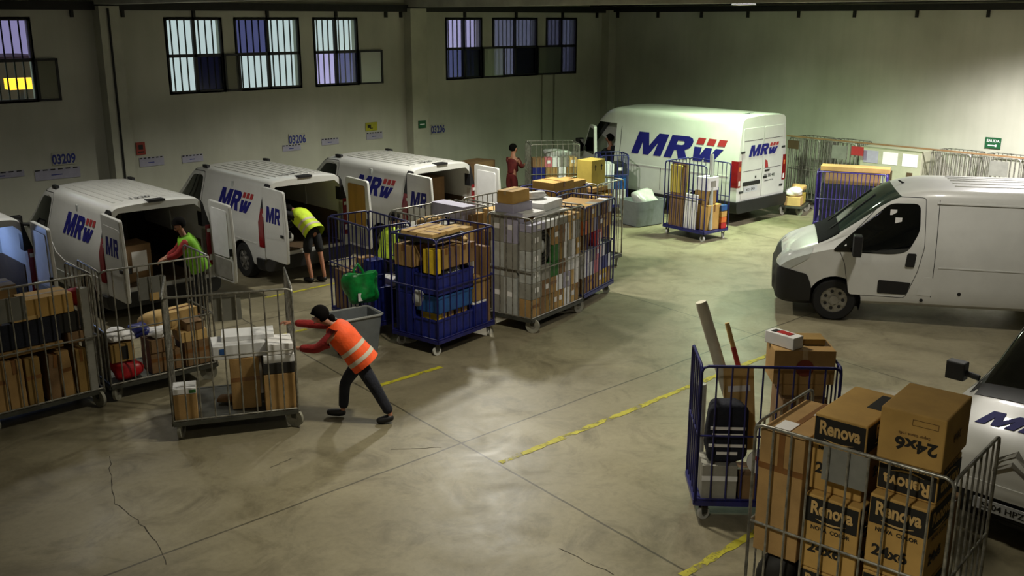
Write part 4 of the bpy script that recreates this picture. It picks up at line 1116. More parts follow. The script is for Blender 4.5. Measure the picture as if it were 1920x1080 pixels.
# --- blue cage full of crates
CD = Cage('blue roll cage with deep blue crates and a tray of wrapped tan parcels on top', 9.17, 11.33, 9, 1.30, .92, style='blue', mids=(1.0,), short='blue crate cage', sp=.15)
def crate(p, d, m, rz, label, group=None):
    r = empty('plastic_crate', p, rz, label, 'crate', group); x, y, h = d[0]/2, d[1]/2, d[2]; t = .012
    mb = MB().b2((-x, -y, 0), (x, y, t)); mb.b2((-x, -y, 0), (-x+t, y, h)); mb.b2((x-t, -y, 0), (x, y, h)); mb.b2((-x, -y, 0), (x, -y+t, h)); mb.b2((-x, y-t, 0), (x, y, h))
    mb.obj('crate_body', M_[m], r)
    rm = MB()
    for yy in (-y, y): rm.b2((-x-.012, yy-.012, h-.03), (x+.012, yy+.012, h))
    for xx in (-x, x): rm.b2((xx-.012, -y, h-.03), (xx+.012, y, h))
    rm.obj('rim', M_[m], r)
    return r
FL = 'front' ; 
# left (short) side towards the camera-left and long front side
crate(CD.w(-.22, -.20, .235), (.80, .44, .30), 'bluebox', CD.rz, 'deep blue crate with cartons, bottom left of the blue crate cage')
for i, (x, m) in enumerate(((-.50, 'yellow'), (-.40, 'card3'), (-.25, 'card'), (-.08, 'card4'), (.06, 'card'))):
    put(CD, x, -.20, .25, (.11 if i else .08, .34, .36), m, '%s upright box, %s from the left in the bottom crate' % (WORD[m], ORD[i]), tape='n', name='parcel', group='boxes in the bottom blue crate')
crate(CD.w(-.20, -.20, .62), (.76, .44, .26), 'bluelt', CD.rz, 'lighter blue crate, middle of the stack in the blue crate cage')
crate(CD.w(-.20, -.20, .90), (.78, .46, .30), 'bluebox', CD.rz, 'deep blue crate, uppermost of the stack in the blue crate cage')
bagin(CD, -.10, -.20, .93, (.5, .34, .34), 'poly', 'film-wrapped bundle in the uppermost blue crate', 31, rough=.35)
put(CD, -.5, .24, None, (.24, .34, .62), 'bluebox', 'deep blue case behind the crates at the left end', tape='n', name='plastic_case', cat='case')
put(CD, -.5, .24, .86, (.24, .34, .40), 'bluebox', 'upper deep blue case at the left end', tape='n', name='plastic_case', cat='case')
bagin(CD, -.56, -.02, .66, (.12, .2, .26), 'poly', 'white plastic bag squeezed between blue cases', 32)
put(CD, .38, -.22, None, (.30, .40, .34), 'bluebox', 'blue box with a white rim, bottom right', tape='n')
put(CD, .38, -.22, .577, (.30, .38, .03), 'white', 'white lid on the bottom right blue box', tape='n', name='box_lid', cat='lid')
put(CD, .33, -.22, .62, (.16, .36, .34), 'card4', 'olive brown carton over the white lid, left', tape='n')
put(CD, .47, -.22, .62, (.10, .36, .36), 'card', 'brown carton over the white lid, right', tape='n')
put(CD, .58, -.16, .235, (.10, .5, 1.20), 'card2', 'very tall brown board carton at the right end', tape='y')
put(CD, .40, -.2, 1.0, (.14, .04, .22), 'paper', 'white card standing above the olive cartons', tape='n', name='card_sheet', cat='card')
put(CD, -.55, -.28, 1.22, (.12, .24, .36), 'yellow', 'bright yellow box near the front left corner', tape='n')
for i, (x, m) in enumerate(((-.38, 'card4'), (-.18, 'card2'), (.02, 'card'), (.20, 'card2'))):
    put(CD, x, -.26, 1.27, (.17, .3, .30), m, '%s carton, %s from the left under the wrapped tray' % (WORD[m], ORD[i]), tape='y', name='parcel')
put(CD, -.4, .22, 1.27, (.46, .36, .32), 'card', 'brown carton at the back left, high up', tape='x')
put(CD, .2, .22, None, (.6, .4, 1.2), 'card2', 'big dark carton at the back', tape='x')
tr = put(CD, -.22, .02, 1.66, (.74, .68, .07), 'ink', 'black tray resting across the top', tape='n', name='tray', cat='tray', rot=4)
for i, (x, y) in enumerate(((-.40, -.14), (-.07, -.14), (-.40, .18), (-.07, .18))):
    put(CD, x, y, 1.732, (.31, .30, .06), 'card3', 'flat wrapped parcel, %s quarter of the black tray' % ('front left', 'front right', 'back left', 'back right')[i], tape='x' if i != 0 else 'y', tmat='tape', rot=4, name='parcel')
put(CD, .28, -.1, 1.60, (.07, .46, .07), 'card3', 'slim pale carton tube slanting right of the tray', tape='n', name='long_carton', tilt=(R(14), 0), rot=-28)
put(CD, .52, .1, 1.44, (.22, .36, .26), 'card3', 'pale carton with a tissue-white top at the right end', tape='x', tmat='taper')

# --- steel cage right of it, white parcels on top
CE = Cage('steel roll cage heaped with white flat boxes and small parcels, a black coil inside', 11.0, 11.17, 11, 1.50, .86, H=1.84, mids=(1.0,), short='white-topped cage', sp=.13)
wall_of(CE, -.72, .72, -.40, -.14, .235, [
    (.30, [(.9, 'card'), (.8, 'card2'), (.7, 'card4'), (.6, 'card'), (.8, 'cardo'), (.7, 'white'), (.6, 'card3'), (.6, 'card')]),
    (.26, [(1.4, 'greyc'), (1.1, 'card2'), (.8, 'card'), (1., 'white'), (.9, 'lav'), (.6, 'card3'), (.8, 'paper')]),
    (.24, [(1.3, 'poly'), (1., 'greyc'), (1.2, 'greend'), (.8, 'card2'), (1.0, 'white'), (.9, 'paper')]),
    (.28, [(1.2, 'poly'), (1.5, None), (.9, 'greend'), (.6, 'card4'), (.5, 'white'), (.5, 'greyc'), (.6, 'white'), (.6, 'card3')]),
    (.30, [(1.3, 'greyc'), (1.3, None), (.7, 'card'), (.8, 'card2'), (.5, 'white'), (.5, 'card3'), (.5, 'white'), (.5, 'greyc')]),
    (.12, [(1.2, 'lav'), (1., 'white'), (1., 'greyc'), (1.2, 'card3')]),
], 'front of the white-topped cage', 41, 'parcels stacked in the steel cage heaped with white boxes')
wall_of(CE, -.72, -.50, -.12, .40, .235, [
    (.62, [(1, 'poly'), (1, 'greyc')]), (.55, [(1, 'greyc'), (1, 'poly')]), (.46, [(1, 'lav'), (1, 'greyc')])], 'left end of the white-topped cage', 42, 'wrapped parcels at the left end of the white-topped cage', axis='y')
put(CE, .12, .14, None, (1.16, .5, .84), 'card2', 'large dark carton filling the middle', tape='n')
put(CE, .12, .14, 1.09, (1.16, .5, .66), 'card', 'large brown carton, upper middle', tape='n')
co = empty('cable_coil', CE.w(-.34, -.31, 1.05), CE.rz, 'black coil of cable in a bag hanging inside the bars of the steel cage', 'cable')
cb = MB()
for k in range(5):
    cb.tube([(.20*math.cos(t*math.pi/10)*(1-.10*k), -.03 + .02*(k % 2), .27 + .26*math.sin(t*math.pi/10)*(1-.10*k)) for t in range(21)], .022, 6, cap=False)
cb.obj('cable', M_['ink'], co, 60); MB().blob((0, .03, .27), (.26, .12, .30), 4, .3, 2).obj('inner_bag', M_['poly'], co, 60)
put(CE, .16, .02, 1.76, (.80, .46, .045), 'white', 'broad thin white board covering the top', tape='n', rot=-8)
put(CE, -.30, -.0, 1.807, (.50, .40, .05), 'paper', 'white flat box at the top left', tape='n')
put(CE, .28, .10, 1.81, (.66, .44, .13), 'white', 'large white flat box highest on the pile', tape='n', rot=6)
put(CE, -.36, .20, 1.86, (.52, .36, .13), 'lav', 'lavender box under the brown carton', tape='n')
put(CE, -.34, .22, 1.99, (.46, .30, .20), 'cardo', 'brown carton topmost on the lavender box', tape='x', tmat='taper')
put(CE, .03, .34, 1.942, (.18, .20, .18), 'card', 'small brown carton right of the topmost one', tape='n')
bagin(CE, .34, .24, 1.942, (.34, .24, .12), 'paper', 'white plastic bag behind the large white flat box', 45)

# --- blue cage right of that
CF = Cage('blue roll cage with a red bag showing a white stripe behind its bars', 12.42, 11.62, 17, 1.22, .90, style='blue', mids=(1.0,), short='red-bag cage', sp=.12)
wall_of(CF, -.58, .58, -.42, -.16, .235, [
    (.28, [(.8, 'card2'), (.7, 'cardo'), (.6, 'card'), (.6, 'card3'), (.5, 'yellow'), (.6, 'card')]),
    (.24, [(1., 'white'), (.8, 'paper'), (.7, 'pink'), (.7, 'lav'), (.8, 'bluebox'), (.6, 'white')]),
    (.24, [(1., 'paper'), (.9, 'greyc'), (.8, 'pink'), (.8, 'white'), (.9, 'denim')]),
], 'front of the red-bag cage', 51, 'small parcels in the blue cage with the red bag')
wall_of(CF, -.58, .58, -.42, -.16, 1.27, [
    (.24, [(.5, 'orange'), (.8, 'card'), (.6, 'lav'), (.6, 'card2'), (.5, 'card3'), (.6, 'card')]),
    (.22, [(.8, 'card'), (.7, 'cardo'), (.6, 'greyc'), (.8, 'card2'), (.5, 'white')]),
], 'upper red-bag cage', 52, 'small parcels high in the blue cage with the red bag')
put(CF, 0, .14, None, (1.1, .5, .9), 'card2', 'large carton at the back', tape='n')
put(CF, 0, .14, 1.14, (1.1, .5, .55), 'card', 'large upper carton at the back', tape='n')
rb_ = bagin(CF, .10, -.29, .96, (.46, .22, .32), 'red', 'bright red bag with a white stripe', 55, rough=.2)
MB().b2((-.03, -.125, .07), (.03, -.095, .25)).obj('white_stripe', M_['paper'], rb_)
put(CF, -.42, -.30, .96, (.14, .2, .34), 'card2', 'brown tube-like carton leaning left of the red bag', tape='n', tilt=(0, R(12)))

# --- second row of cages behind
CG = Cage('steel roll cage behind the blue crate cage, a long white box across its top', 10.2, 12.66, 3, 1.40, .88, mids=(1.0,), short='left back-row cage', sp=.13)
put(CG, -.2, -.16, None, (.9, .5, .80), 'card2', 'large dark carton', tape='x')
put(CG, .5, -.2, None, (.34, .44, 1.1), 'card', 'tall brown carton at the right', tape='y')
put(CG, -.25, -.0, 1.04, (.8, .6, .5), 'greyc', 'grey board carton', tape='n')
for i, (x, m) in enumerate(((.10, 'card'), (.24, 'card3'), (.38, 'card2'), (.52, 'card'), (.62, 'card3'))):
    put(CG, x, -.34, 1.345 if x > .3 else 1.10, (.12 if x < .6 else .07, .14, .42 if x < .3 else .30), m, '%s book-like parcel, %s of the upright row' % (WORD[m], ORD[i]), tape='n', name='parcel')
put(CG, .36, .06, 1.56, (.30, .80, .22), 'lav', 'long white box lying across the top', tape='n', name='long_carton')
bagin(CG, -.50, -.26, 1.545, (.34, .26, .16), 'card3', 'pale crumpled packet at the top left', 61)
CH2 = Cage('steel roll cage in the back row behind the steel cage heaped with white boxes', 11.75, 12.72, 5, 1.30, .88, mids=(1.0,), short='middle back-row cage', sp=.13)
wall_of(CH2, -.62, .62, -.40, .0, .235, [(.5, [(1, 'card'), (1, 'card2')]), (.5, [(1, 'card4'), (1, 'greyc'), (1, 'card')]), (.4, [(1, 'card3'), (1, 'card'), (1, 'white')])], 'middle back-row cage', 62, 'cartons in the middle cage of the back row')
CI = Cage('blue roll cage in the back row carrying two orange-brown cartons', 13.22, 12.92, 6, 1.06, .9, style='blue', mids=(1.0,), short='blue back-row cage', sp=.12)
put(CI, -.26, 0, None, (.46, .6, 1.28), 'card', 'tall brown stack of packaging at the left', tape='x')
put(CI, .26, 0, None, (.46, .6, 1.22), 'card2', 'tall dark carton at the right', tape='x')
put(CI, -.10, -.02, 1.52, (.60, .52, .36), 'cardo', 'large orange-brown carton on top, left', tape='y')
put(CI, .40, -.02, 1.46, (.38, .50, .38), 'cardo', 'orange-brown carton on top, right', tape='x', sticker=('f', -.12, .2, .1, .14))
CJ = Cage('steel roll cage at the right end of the back row, holding a yellow carton', 14.32, 13.0, 6, .86, .9, mids=(1.0,), short='right back-row cage', sp=.12)
put(CJ, -.08, 0, None, (.56, .66, .74), 'card', 'brown carton at the bottom', tape='x')
put(CJ, .32, .1, None, (.10, .6, 1.3), 'card4', 'tall olive board carton at the right bars', tape='n')
put(CJ, -.08, -.1, .98, (.56, .5, .50), 'cardo', 'orange-brown carton, middle', tape='x')
put(CJ, -.02, .0, 1.545, (.5, .45, .08), 'card', 'flat brown carton under the yellow one', tape='n')
yc = put(CJ, .10, .10, 1.63, (.44, .36, .50), 'cardy', 'tall yellow carton with black arrows on top', tape='n')
ar = MB()
for x in (-.10, .10):
    F = Matrix.Translation((x, -.183, .30)) @ Matrix(((1,0,0,0),(0,0,1,0),(0,1,0,0),(0,0,0,1)))
    ar.prism([(-.012, 0), (.012, 0), (.012, .07), (.035, .07), (0, .12), (-.035, .07), (-.012, .07)], F, .002)
ar.obj('arrow_lettering', M_['ink'], yc)

# --- blue cage behind the kneeling worker with the green bag, grey tub in front
CM = Cage('blue roll cage behind the orange-vested person, a green bag hanging from it', 8.80, 12.72, 86, 1.25, .74, style='blue', mids=(1.0,), short='green-bag cage', sp=.12)
put(CM, -.42, .16, None, (.36, .34, .55), 'bluebox', 'deep blue box', tape='n')
put(CM, .0, .16, None, (.34, .34, .50), 'greyc', 'grey striped carton', tape='n')
put(CM, .40, .16, None, (.34, .34, .66), 'card2', 'dark brown carton', tape='n')
put(CM, -.42, .18, .79, (.20, .26, .42), 'bluebox', 'tall blue box standing on another', tape='n')
put(CM, -.15, .18, .74, (.14, .26, .46), 'card', 'slim brown carton beside the tall blue box', tape='n')
put(CM, -.40, -.18, None, (.4, .3, .5), 'denim', 'navy carton at the right front corner', tape='n')
put(CM, -.35, -.18, .74, (.36, .24, .12), 'paper', 'white label-covered packet near the crouching worker', tape='n')
gb = sack((8.17, 12.02, .62), (.50, .34, .50), 'green', 'shiny green plastic bag hanging at the blue cage above the grey tub', 71, .45)
gh = MB(); gh.tube([(-.12, 0, .42), (-.14, .02, .56), (-.06, .04, .64), (.02, .02, .52), (.02, 0, .42)], .022, 6); gh.obj('bag_handles', M_['green'], gb, 60)
MB().b2((-.20, -.17, .12), (-.13, -.155, .24)).obj('white_print', M_['paper'], gb)
tb = empty('plastic_tub', (7.80, 11.72, 0), R(-8), 'tall grey plastic tub behind the person in the orange vest', 'tub')
t = MB(); rings = []
for z, sx, sy in ((.05, .27, .20), (.62, .33, .26), (.62, .31, .24), (.08, .25, .18)):
    rings.append([(x*sx, y*sy, z) for x, y in ((-1, -.85), (-.85, -1), (.85, -1), (1, -.85), (1, .85), (.85, 1), (-.85, 1), (-1, .85))])
t.loft(rings).obj('tub_body', M_['tub'], tb, 50)
r_ = MB(); r_.tube([(x*.34, y*.27, .62) for x, y in ((-1, -.85), (-.85, -1), (.85, -1), (1, -.85), (1, .85), (.85, 1), (-.85, 1), (-1, .85), (-1, -.85))], .018, 6).obj('rim', mat('pale_rim', 'a8aaa8', .4), tb, 50)
for x in (-.26, .26):
    for y in (-.18, .18): MB().cyl((x*.8, y*.8, .025), .025, .05, 'z', 10).obj('foot', M_['black'], tb)
sack((7.80, 11.72, .12), (.40, .28, .40), 'bluebox', 'crumpled blue plastic bag inside the grey tub', 72, .3)

# --- blue cage in front of the long van
CHh = Cage('tall blue roll cage standing behind the tail of the long white van', 18.15, 13.28, -4, .82, 1.2, style='blue', H=1.70, mids=(.95,), short='long-van cage', sp=.12, sides='blr')
def lean(cg, x, y, z, d, m, label, ax, ay, rot=0, **kw): return put(cg, x, y, z, d, m, label, rot=rot, tilt=(R(ax), R(ay)), **kw)
put(CHh, .02, -.30, None, (.46, .44, .56), 'cardo', 'big brown carton at the bottom', tape='y')
lean(CHh, -.32, .30, None, (.07, .42, 1.45), 'card2', 'tall dark brown board leaning at the back', 0, 3, tape='n')
put(CHh, -.22, .34, 1.0, (.22, .34, .62), 'cardy', 'tall yellow-tan carton', tape='n', sticker=('f', 0, .5, .05, .05), stmat='ink')
lean(CHh, -.34, -.12, None, (.04, .34, .78), 'white', 'white and blue board at the left bars', 0, 4, tape='n')
put(CHh, .0, -.26, .80, (.34, .34, .30), 'card4', 'brown carton, second layer', tape='n')
_o = put(CHh, .02, -.28, 1.105, (.36, .34, .30), 'white', 'white box with a grey window picture', tape='n')
MB().b2((-.08, -.178, .08), (.08, -.171, .22)).obj('printed_picture', M_['greyc'], _o)
put(CHh, .26, -.1, .80, (.16, .5, .34), 'bluebox', 'deep blue box at the right', tape='n')
for i, (z, ms) in enumerate(((.235, ('red', 'bluelt')), (.37, ('orange', 'white')), (.50, ('cardo', 'bluelt')), (.64, ('bluelt', 'denim')))):
    for j, m in enumerate(ms):
        put(CHh, .295, -.48 + j*.22, z, (.18, .20, .125), m, '%s small box, %s layer %s of the colourful stack' % (WORD[m], LAY[i], ('front', 'back')[j]), tape='n', name='parcel')
def roll(p, q, r, m, label, cat='roll', name='paper_roll', taper=1.0):
    mid = Vector(p); d = Vector(q) - mid
    o = MB().tube([(0, 0, 0), d*.03, d*.97, d], [r*.9, r, r*taper, r*taper*.9], 12).obj(name, M_[m], None, 40); o.location = mid; return tag(o, label, cat)
roll(CHh.w(-.14, -.56, .26), CHh.w(.10, -.30, 1.9), .045, 'poly', 'long silver-white paper roll leaning diagonally in the tall blue cage')
# --- clear-lidded bins right of the back row
bn = empty('plastic_bin', (18.35, 15.0, 0), R(-8), 'grey translucent bin of packing film standing before the long van', 'bin')
mb = MB(); rings = []
for z, sx, sy in ((.02, .42, .30), (.62, .48, .36), (.62, .45, .33), (.06, .40, .27)): rings.append([(x*sx, y*sy, z) for x, y in ((-1, -.85), (-.85, -1), (.85, -1), (1, -.85), (1, .85), (.85, 1), (-.85, 1), (-1, .85))])
mb.loft(rings).obj('bin_body', M_['tub'], bn, 50)
sack((18.35, 15.0, .10), (.74, .52, .66), 'poly', 'heap of clear film filling the translucent bin', 81, .4)

# --- far cage with mixed goods next to the person in red
CFar = Cage('far steel cage of mixed goods between the person in red and the long van', 18.02, 17.75, -35, 1.25, .8, mids=(1.0,), short='far steel cage', sp=.14, style='steel')
wall_of(CFar, -.57, .57, -.38, -.08, .235, [(.3, [(1, 'card'), (1, 'card2'), (1, 'cardo')]), (.34, [(1, 'bluebox'), (.7, 'card2'), (.8, 'denim'), (.6, 'greyc')]), (.3, [(1, 'bluebox'), (1, 'card'), (.6, 'white'), (.8, 'card4')]), (.24, [(1, 'card2'), (.6, 'pink'), (.6, 'white'), (.8, 'greyc'), (.6, 'card3')])], 'far steel cage', 91, 'parcels in the far steel cage')
bagin(CFar, .1, .1, 1.2, (.6, .4, .4), 'poly', 'pale green-white plastic bag topping the pile', 92)
CFar2 = Cage('far blue cage of small wrapped goods beside the open cab door', 18.95, 16.55, -35, .7, .7, mids=(1.0,), H=1.5, short='far blue cage', sp=.14, style='blue')
wall_of(CFar2, -.32, .32, -.32, .2, .235, [(.4, [(1, 'denim'), (1, 'poly')]), (.35, [(1, 'poly'), (1, 'bluelt')]), (.3, [(1, 'white'), (1, 'denim')])], 'far blue cage', 93, 'goods in the far blue cage')
carton((16.8, 19.3, 0), (.8, .6, 1.25), R(10), 'card2', 'large brown carton stack left of the person in red', tape='x')

# --- right foreground: blue cage with leaning tubes
KX, KY = 7.33, 5.2; ka = -46
_kc = Vector((KX, KY)) + Vector((math.cos(R(ka)), math.sin(R(ka))))*.65 + Vector((-math.sin(R(ka)), math.cos(R(ka))))*.33
CK = Cage('blue roll cage in the right foreground with long tubes leaning out of it', _kc.x, _kc.y, ka, 1.30, .66, style='blue', H=1.63, mids=(.92,), sides='flr', short='near blue cage', sp=.145)
put(CK, -.42, -.14, None, (.34, .32, .36), 'greyc', 'grey-brown carton with a pale band, lower left', tape='f', tmat='white')
put(CK, -.04, -.14, None, (.36, .32, .26), 'card2', 'brown carton, lower middle', tape='x')
put(CK, .36, .02, None, (.42, .52, 1.045), 'card2', 'tall dark carton behind the steel cage', tape='x')
_o = bagin(CK, -.36, -.15, .60, (.44, .22, .58), 'denim', 'black polythene sack with white printed lines', 101, rough=.22, pw=.42)
for i, (z, w) in enumerate(((.36, .34), (.29, .30), (.18, .36), (.10, .2))): MB().b2((-w/2, -.126, z), (w/2, -.120, z+.03)).obj('white_print', M_['paper'], _o)
dsk = empty('round_lid', CK.w(-.03, -.26, .50), CK.rz, 'round white lid with a dark red emblem inside the foreground blue cage', 'lid')
MB().cyl((0, 0, .13), .13, .02, 'y', 28).obj('disc', M_['white'], dsk, 40); MB().prism([(-.07, .06), (0, -.07), (.07, .06), (.02, .06), (0, 0), (-.02, .06)], Matrix(((1,0,0,0),(0,0,-1,-.013),(0,1,0,.13),(0,0,0,1))), .004).obj('emblem', M_['redl'], dsk)
roll(CK.w(-.13, .13, .64), CK.w(-.62, .17, 2.12), .056, 'cream', 'thick film-wrapped tube leaning out of the foreground blue cage', taper=1.05)
_r = roll(CK.w(-.02, .12, .80), CK.w(-.34, .26, 1.88), .024, 'card3', 'thin pale tube with a dark red band in the foreground blue cage')
d_ = Vector(_r.data.vertices[-1].co)*.0
a_, b_ = Vector((0, 0, 0)), CK.w(-.34, .26, 1.88) - CK.w(-.02, .12, .80)
MB().tube([a_.lerp(b_, .55), a_.lerp(b_, .78)], .026, 12).obj('red_band', M_['redl'], _r, 40)
lean(CK, -.17, .03, .62, (.30, .04, .86), 'card3', 'flat pale tan board', -6, -4, tape='n', sticker=('f', 0, .64, .22, .06))
roll(CK.w(-.56, .24, .26), CK.w(-.57, .22, 1.25), .06, 'poly', 'film roll standing in the back left corner of the foreground blue cage')
put(CK, .36, .04, 1.282, (.42, .40, .12), 'card', 'brown carton hidden under the high one', tape='n')
_o = put(CK, .345, .02, 1.404, (.58, .38, .34), 'card', 'wide brown carton with clear tape standing highest', tape='y', tmat='taper')
MB().cyl((0, -.203, .17), .085, .003, 'y', 20).obj('round_stamp', mat('stamp_red', '7a3322', .7), _o)
put(CK, .42, .10, 1.748, (.30, .20, .06), 'card4', 'small brown carton behind the white box', tape='n')
_o = put(CK, .17, .0, 1.748, (.15, .34, .12), 'white', 'long white box with a red label on the highest carton', tape='n', rot=40)
MB().b2((-.04, -.09, .122), (.04, .06, .125)).obj('red_label', M_['red'], _o); MB().b2((-.05, .07, .122), (.03, .12, .125)).obj('black_print', M_['ink'], _o)

# --- right foreground: steel cage of printed paper-roll cartons
lx0 = Vector((6.27, 3.92)); lx1 = Vector((6.42, 2.42)); la = math.atan2(lx1.y-lx0.y, lx1.x-lx0.x); ud = Vector((math.cos(la), math.sin(la))); nd = Vector((-ud.y, ud.x))
_lc = lx0 + ud*.75 + nd*.52
CL = Cage('steel roll cage in the right foreground stacked with printed tissue cartons', _lc.x, _lc.y, math.degrees(la), 1.50, 1.02, plate=(-.20, .15, 1.45, 1.72, -.49), mids=(.92,), short='near steel cage', sp=.15, sides='flr')
def printed(cg, x, y, z, d, label, rot=0, flip=False, hz=None, top=False, txt='24x6'):
    o = put(cg, x, y, z, d, 'cardo', label, rot=rot, tape='n', bev=.01)
    W_, D_, H_ = d; low = hz is not None; hz = hz or .62*.33
    sgn = -1 if flip else 1
    def face(fy, w, ang):
        Fm = Matrix.Rotation(ang, 4, 'Z') @ frame((0, -fy-.003, 0), (1, 0, 0), (0, 0, 1))
        c = H_/2
        def up(zz): return Fm @ Matrix.Translation((0, c, 0)) @ Matrix.Rotation(math.pi if flip else 0, 4, 'Z') @ Matrix.Translation((0, zz - c, 0))
        mb = MB(); mb.prism([(-w/2+.01, H_-hz-.02), (w/2-.01, H_-hz-.02), (w/2-.01, H_-.02), (-w/2+.01, H_-.02)], up(0), .0015)
        mb.obj('printed_panel', M_['ink'], o)
        letter(MB(), 'Renova', up(H_-.02-hz*.62) @ Matrix.Translation((0, 0, .004)), size=hz*.72, bold=.035, align='CENTER', sx=min(1.0, w*.26/(hz*.72))).obj('brand_lettering', M_['card3'], o)
        sw = MB(); n = 12
        top_ = [(-w*.28 + w*.56*k/n, .012*math.sin(math.pi*k/n)*-1 + .018) for k in range(n+1)]; bot_ = [(u, v-.014*math.sin(math.pi*k/n)-.001) for k, (u, v) in enumerate(top_)]
        sw.prism(top_ + bot_[::-1], up(H_-hz) @ Matrix.Translation((0, 0, .002)), .002); sw.obj('swoosh', M_['card3'], o)
        letter(MB(), 'NOVA  COLOR', up(H_-hz-(.075 if not low else .055)) @ Matrix.Translation((0, 0, .002)), size=.045, bold=.03, align='CENTER').obj('small_lettering', M_['ink'], o)
        if not low: letter(MB(), txt, up(max(.05, H_*.24)) @ Matrix.Translation((-w*.08, 0, .002)), size=.12, bold=.035, align='CENTER', sx=1.1).obj('count_lettering', M_['ink'], o)
    face(D_/2, W_, 0); face(W_/2, D_, math.pi/2)
    if top:
        mb = MB(); 
        mb.b2((W_*.12, -.02, H_+.001), (W_*.46, D_*.40, H_+.003)); mb.obj('top_panel', M_['ink'], o)
    return o
# tall taped carton at the left
bagin(CL, -.56, -.24, .235, (.34, .44, .40), 'ink', 'black bin bag with white print under the very tall carton', 111, rough=.2)
put(CL, -.56, .20, None, (.36, .40, .40), 'card2', 'dark carton behind the black bin bag', tape='n')
sack(CL.w(.02, -.56, .42), (.22, .07, .26), 'cream', 'cream plastic bag hooked low on the front bars of the near steel cage', 112, .3)
_o = put(CL, -.55, -.05, .65, (.37, .80, 1.05), 'card', 'very tall brown taped carton with white labels at the left', tape='y')
MB().b2((-.187, -.402, .72), (.187, -.399, .77)).obj('tape', M_['tape'], _o); MB().b2((-.188, -.395, .72), (-.1855, .40, .77)).obj('tape', M_['tape'], _o)
MB().b2((-.11, -.32, 1.0525), (.02, -.14, 1.055)).obj('shipping_label', M_['paper'], _o)
MB().b2((.02, .10, 1.0525), (.17, .20, 1.055)).obj('shipping_label', M_['paper'], _o)
printed(CL, -.11, -.20, None, (.43, .50, .42), 'printed tissue carton, bottom layer centre')
printed(CL, .38, -.20, None, (.43, .50, .58), 'printed tissue carton, bottom layer right')
printed(CL, -.11, -.20, .66, (.43, .50, .62), 'printed tissue carton, middle layer under the grey plate')
printed(CL, .38, -.20, .82, (.43, .50, .62), 'printed tissue carton, middle layer right')
printed(CL, -.14, .02, 1.285, (.41, .76, .62), 'printed tissue carton, upper layer behind the grey plate', top=True)
printed(CL, .38, -.10, 1.445, (.43, .50, .25), 'low printed carton with upside-down lettering under the topmost one', flip=True, hz=.19)
_o = put(CL, .37, -.06, 1.70, (.46, .62, .40), 'cardo', 'large tissue carton topmost, its count printed upside down', tape='n', rot=2, bev=.012)
def pf(x0, z0, x1, z1): return [(x0, z0), (x1, z0), (x1, z1), (x0, z1)]
Fm = frame((0, -.313, 0), (1, 0, 0), (0, 0, 1))
letter(MB(), '24x6', Fm @ Matrix.Translation((.04, .20, 0)) @ Matrix.Rotation(math.pi, 4, 'Z'), size=.13, bold=.035, align='CENTER', sx=1.15).obj('count_lettering', M_['ink'], _o)
bx = MB()
for P in (pf(-.0, .31, .18, .313), pf(-.0, .352, .18, .355), pf(-.0, .31, .003, .355), pf(.177, .31, .18, .355)): bx.prism(P, Fm, .001)
bx.obj('printed_frame', M_['inkb'], _o)
letter(MB(), 'Super tissue rolls', Fm @ Matrix.Translation((.02, .245, 0)) @ Matrix.Rotation(math.pi, 4, 'Z'), size=.032, bold=.02, align='CENTER').obj('small_lettering', M_['inkb'], _o)
letter(MB(), '24x6', Matrix.Rotation(math.pi/2, 4, 'Z') @ frame((0, -.233, 0), (1, 0, 0), (0, 0, 1)) @ Matrix.Translation((0, .22, 0)) @ Matrix.Rotation(math.pi, 4, 'Z'), size=.09, bold=.03, align='CENTER').obj('side_lettering', M_['inkb'], _o)
put(CL, .14, .24, None, (.84, .36, 1.0), 'card2', 'large dark carton filling the back', tape='x')

# --- right wall: parked cages, cabinet, small trolley
gy = 14.15
for i, (y, d, lab) in enumerate(((13.55, .86, 'empty steel cage against the right wall, nearest the long van'), (12.55, .86, 'empty steel cage against the right wall bearing a grey plate'), (9.75, .90, 'empty steel cage against the right wall, first right of the pale cabinet'), (8.65, .90, 'empty steel cage against the right wall with a grey plate above the plain van'), (7.55, .90, 'empty steel cage against the right wall, rightmost in the picture'))):
    Cage(lab, 23.45, y, 90, d, .8, H=1.8, sp=.105, mids=(1.0,), plate=((-.2, .2, 1.38, 1.72, .41) if i in (1, 3) else None), group='empty cages along the right wall', short='wall cage')
bd = empty('wooden_beam', (23.10, 10.6, 1.815), 0, 'long brown timber lying along the tops of the empty wall cages', 'beam')
MB().b2((-.02, -3.6, 0), (.02, 3.5, .035)).obj('timber', M_['card2'], bd)
cab = empty('cabinet', (23.55, 11.25, 0), 0, 'pale cabinet against the right wall with three papers and dark slots', 'cabinet')
MB().b2((-.40, -.78, 0), (.40, .78, 1.74)).obj('body', mat('pale_cabinet', 'a8a890', .6, var=.05), cab, bevel=.01)
for k, y in enumerate((.50, .0, -.50)):
    MB().b2((-.408, y-.19, 1.36), (-.401, y+.19, 1.66)).obj('notice_sheet', M_['lav' if k == 0 else 'paper'], cab)
    MB().b2((-.41, y-.09, .98), (-.401, y+.05, 1.22)).obj('slot', M_['brownd'], cab)
for p, m, lab in (((23.02, 13.85, 1.52), 'brownd', 'small brown sign hanging on the wall cage nearest the long van'), ((23.02, 12.05, 1.52), 'redl', 'small red sign hanging on the wall cages left of the cabinet')):
    o = MB().b2((-.01, -.16, 0), (.01, .16, .22)).obj('hanging_sign', M_[m]); o.location = p; tag(o, lab, 'sign')
tj = Cage('low flat trolley with pale parcels near the long van tail', 22.3, 13.25, 20, .8, .55, H=.6, sides='', short='low trolley')
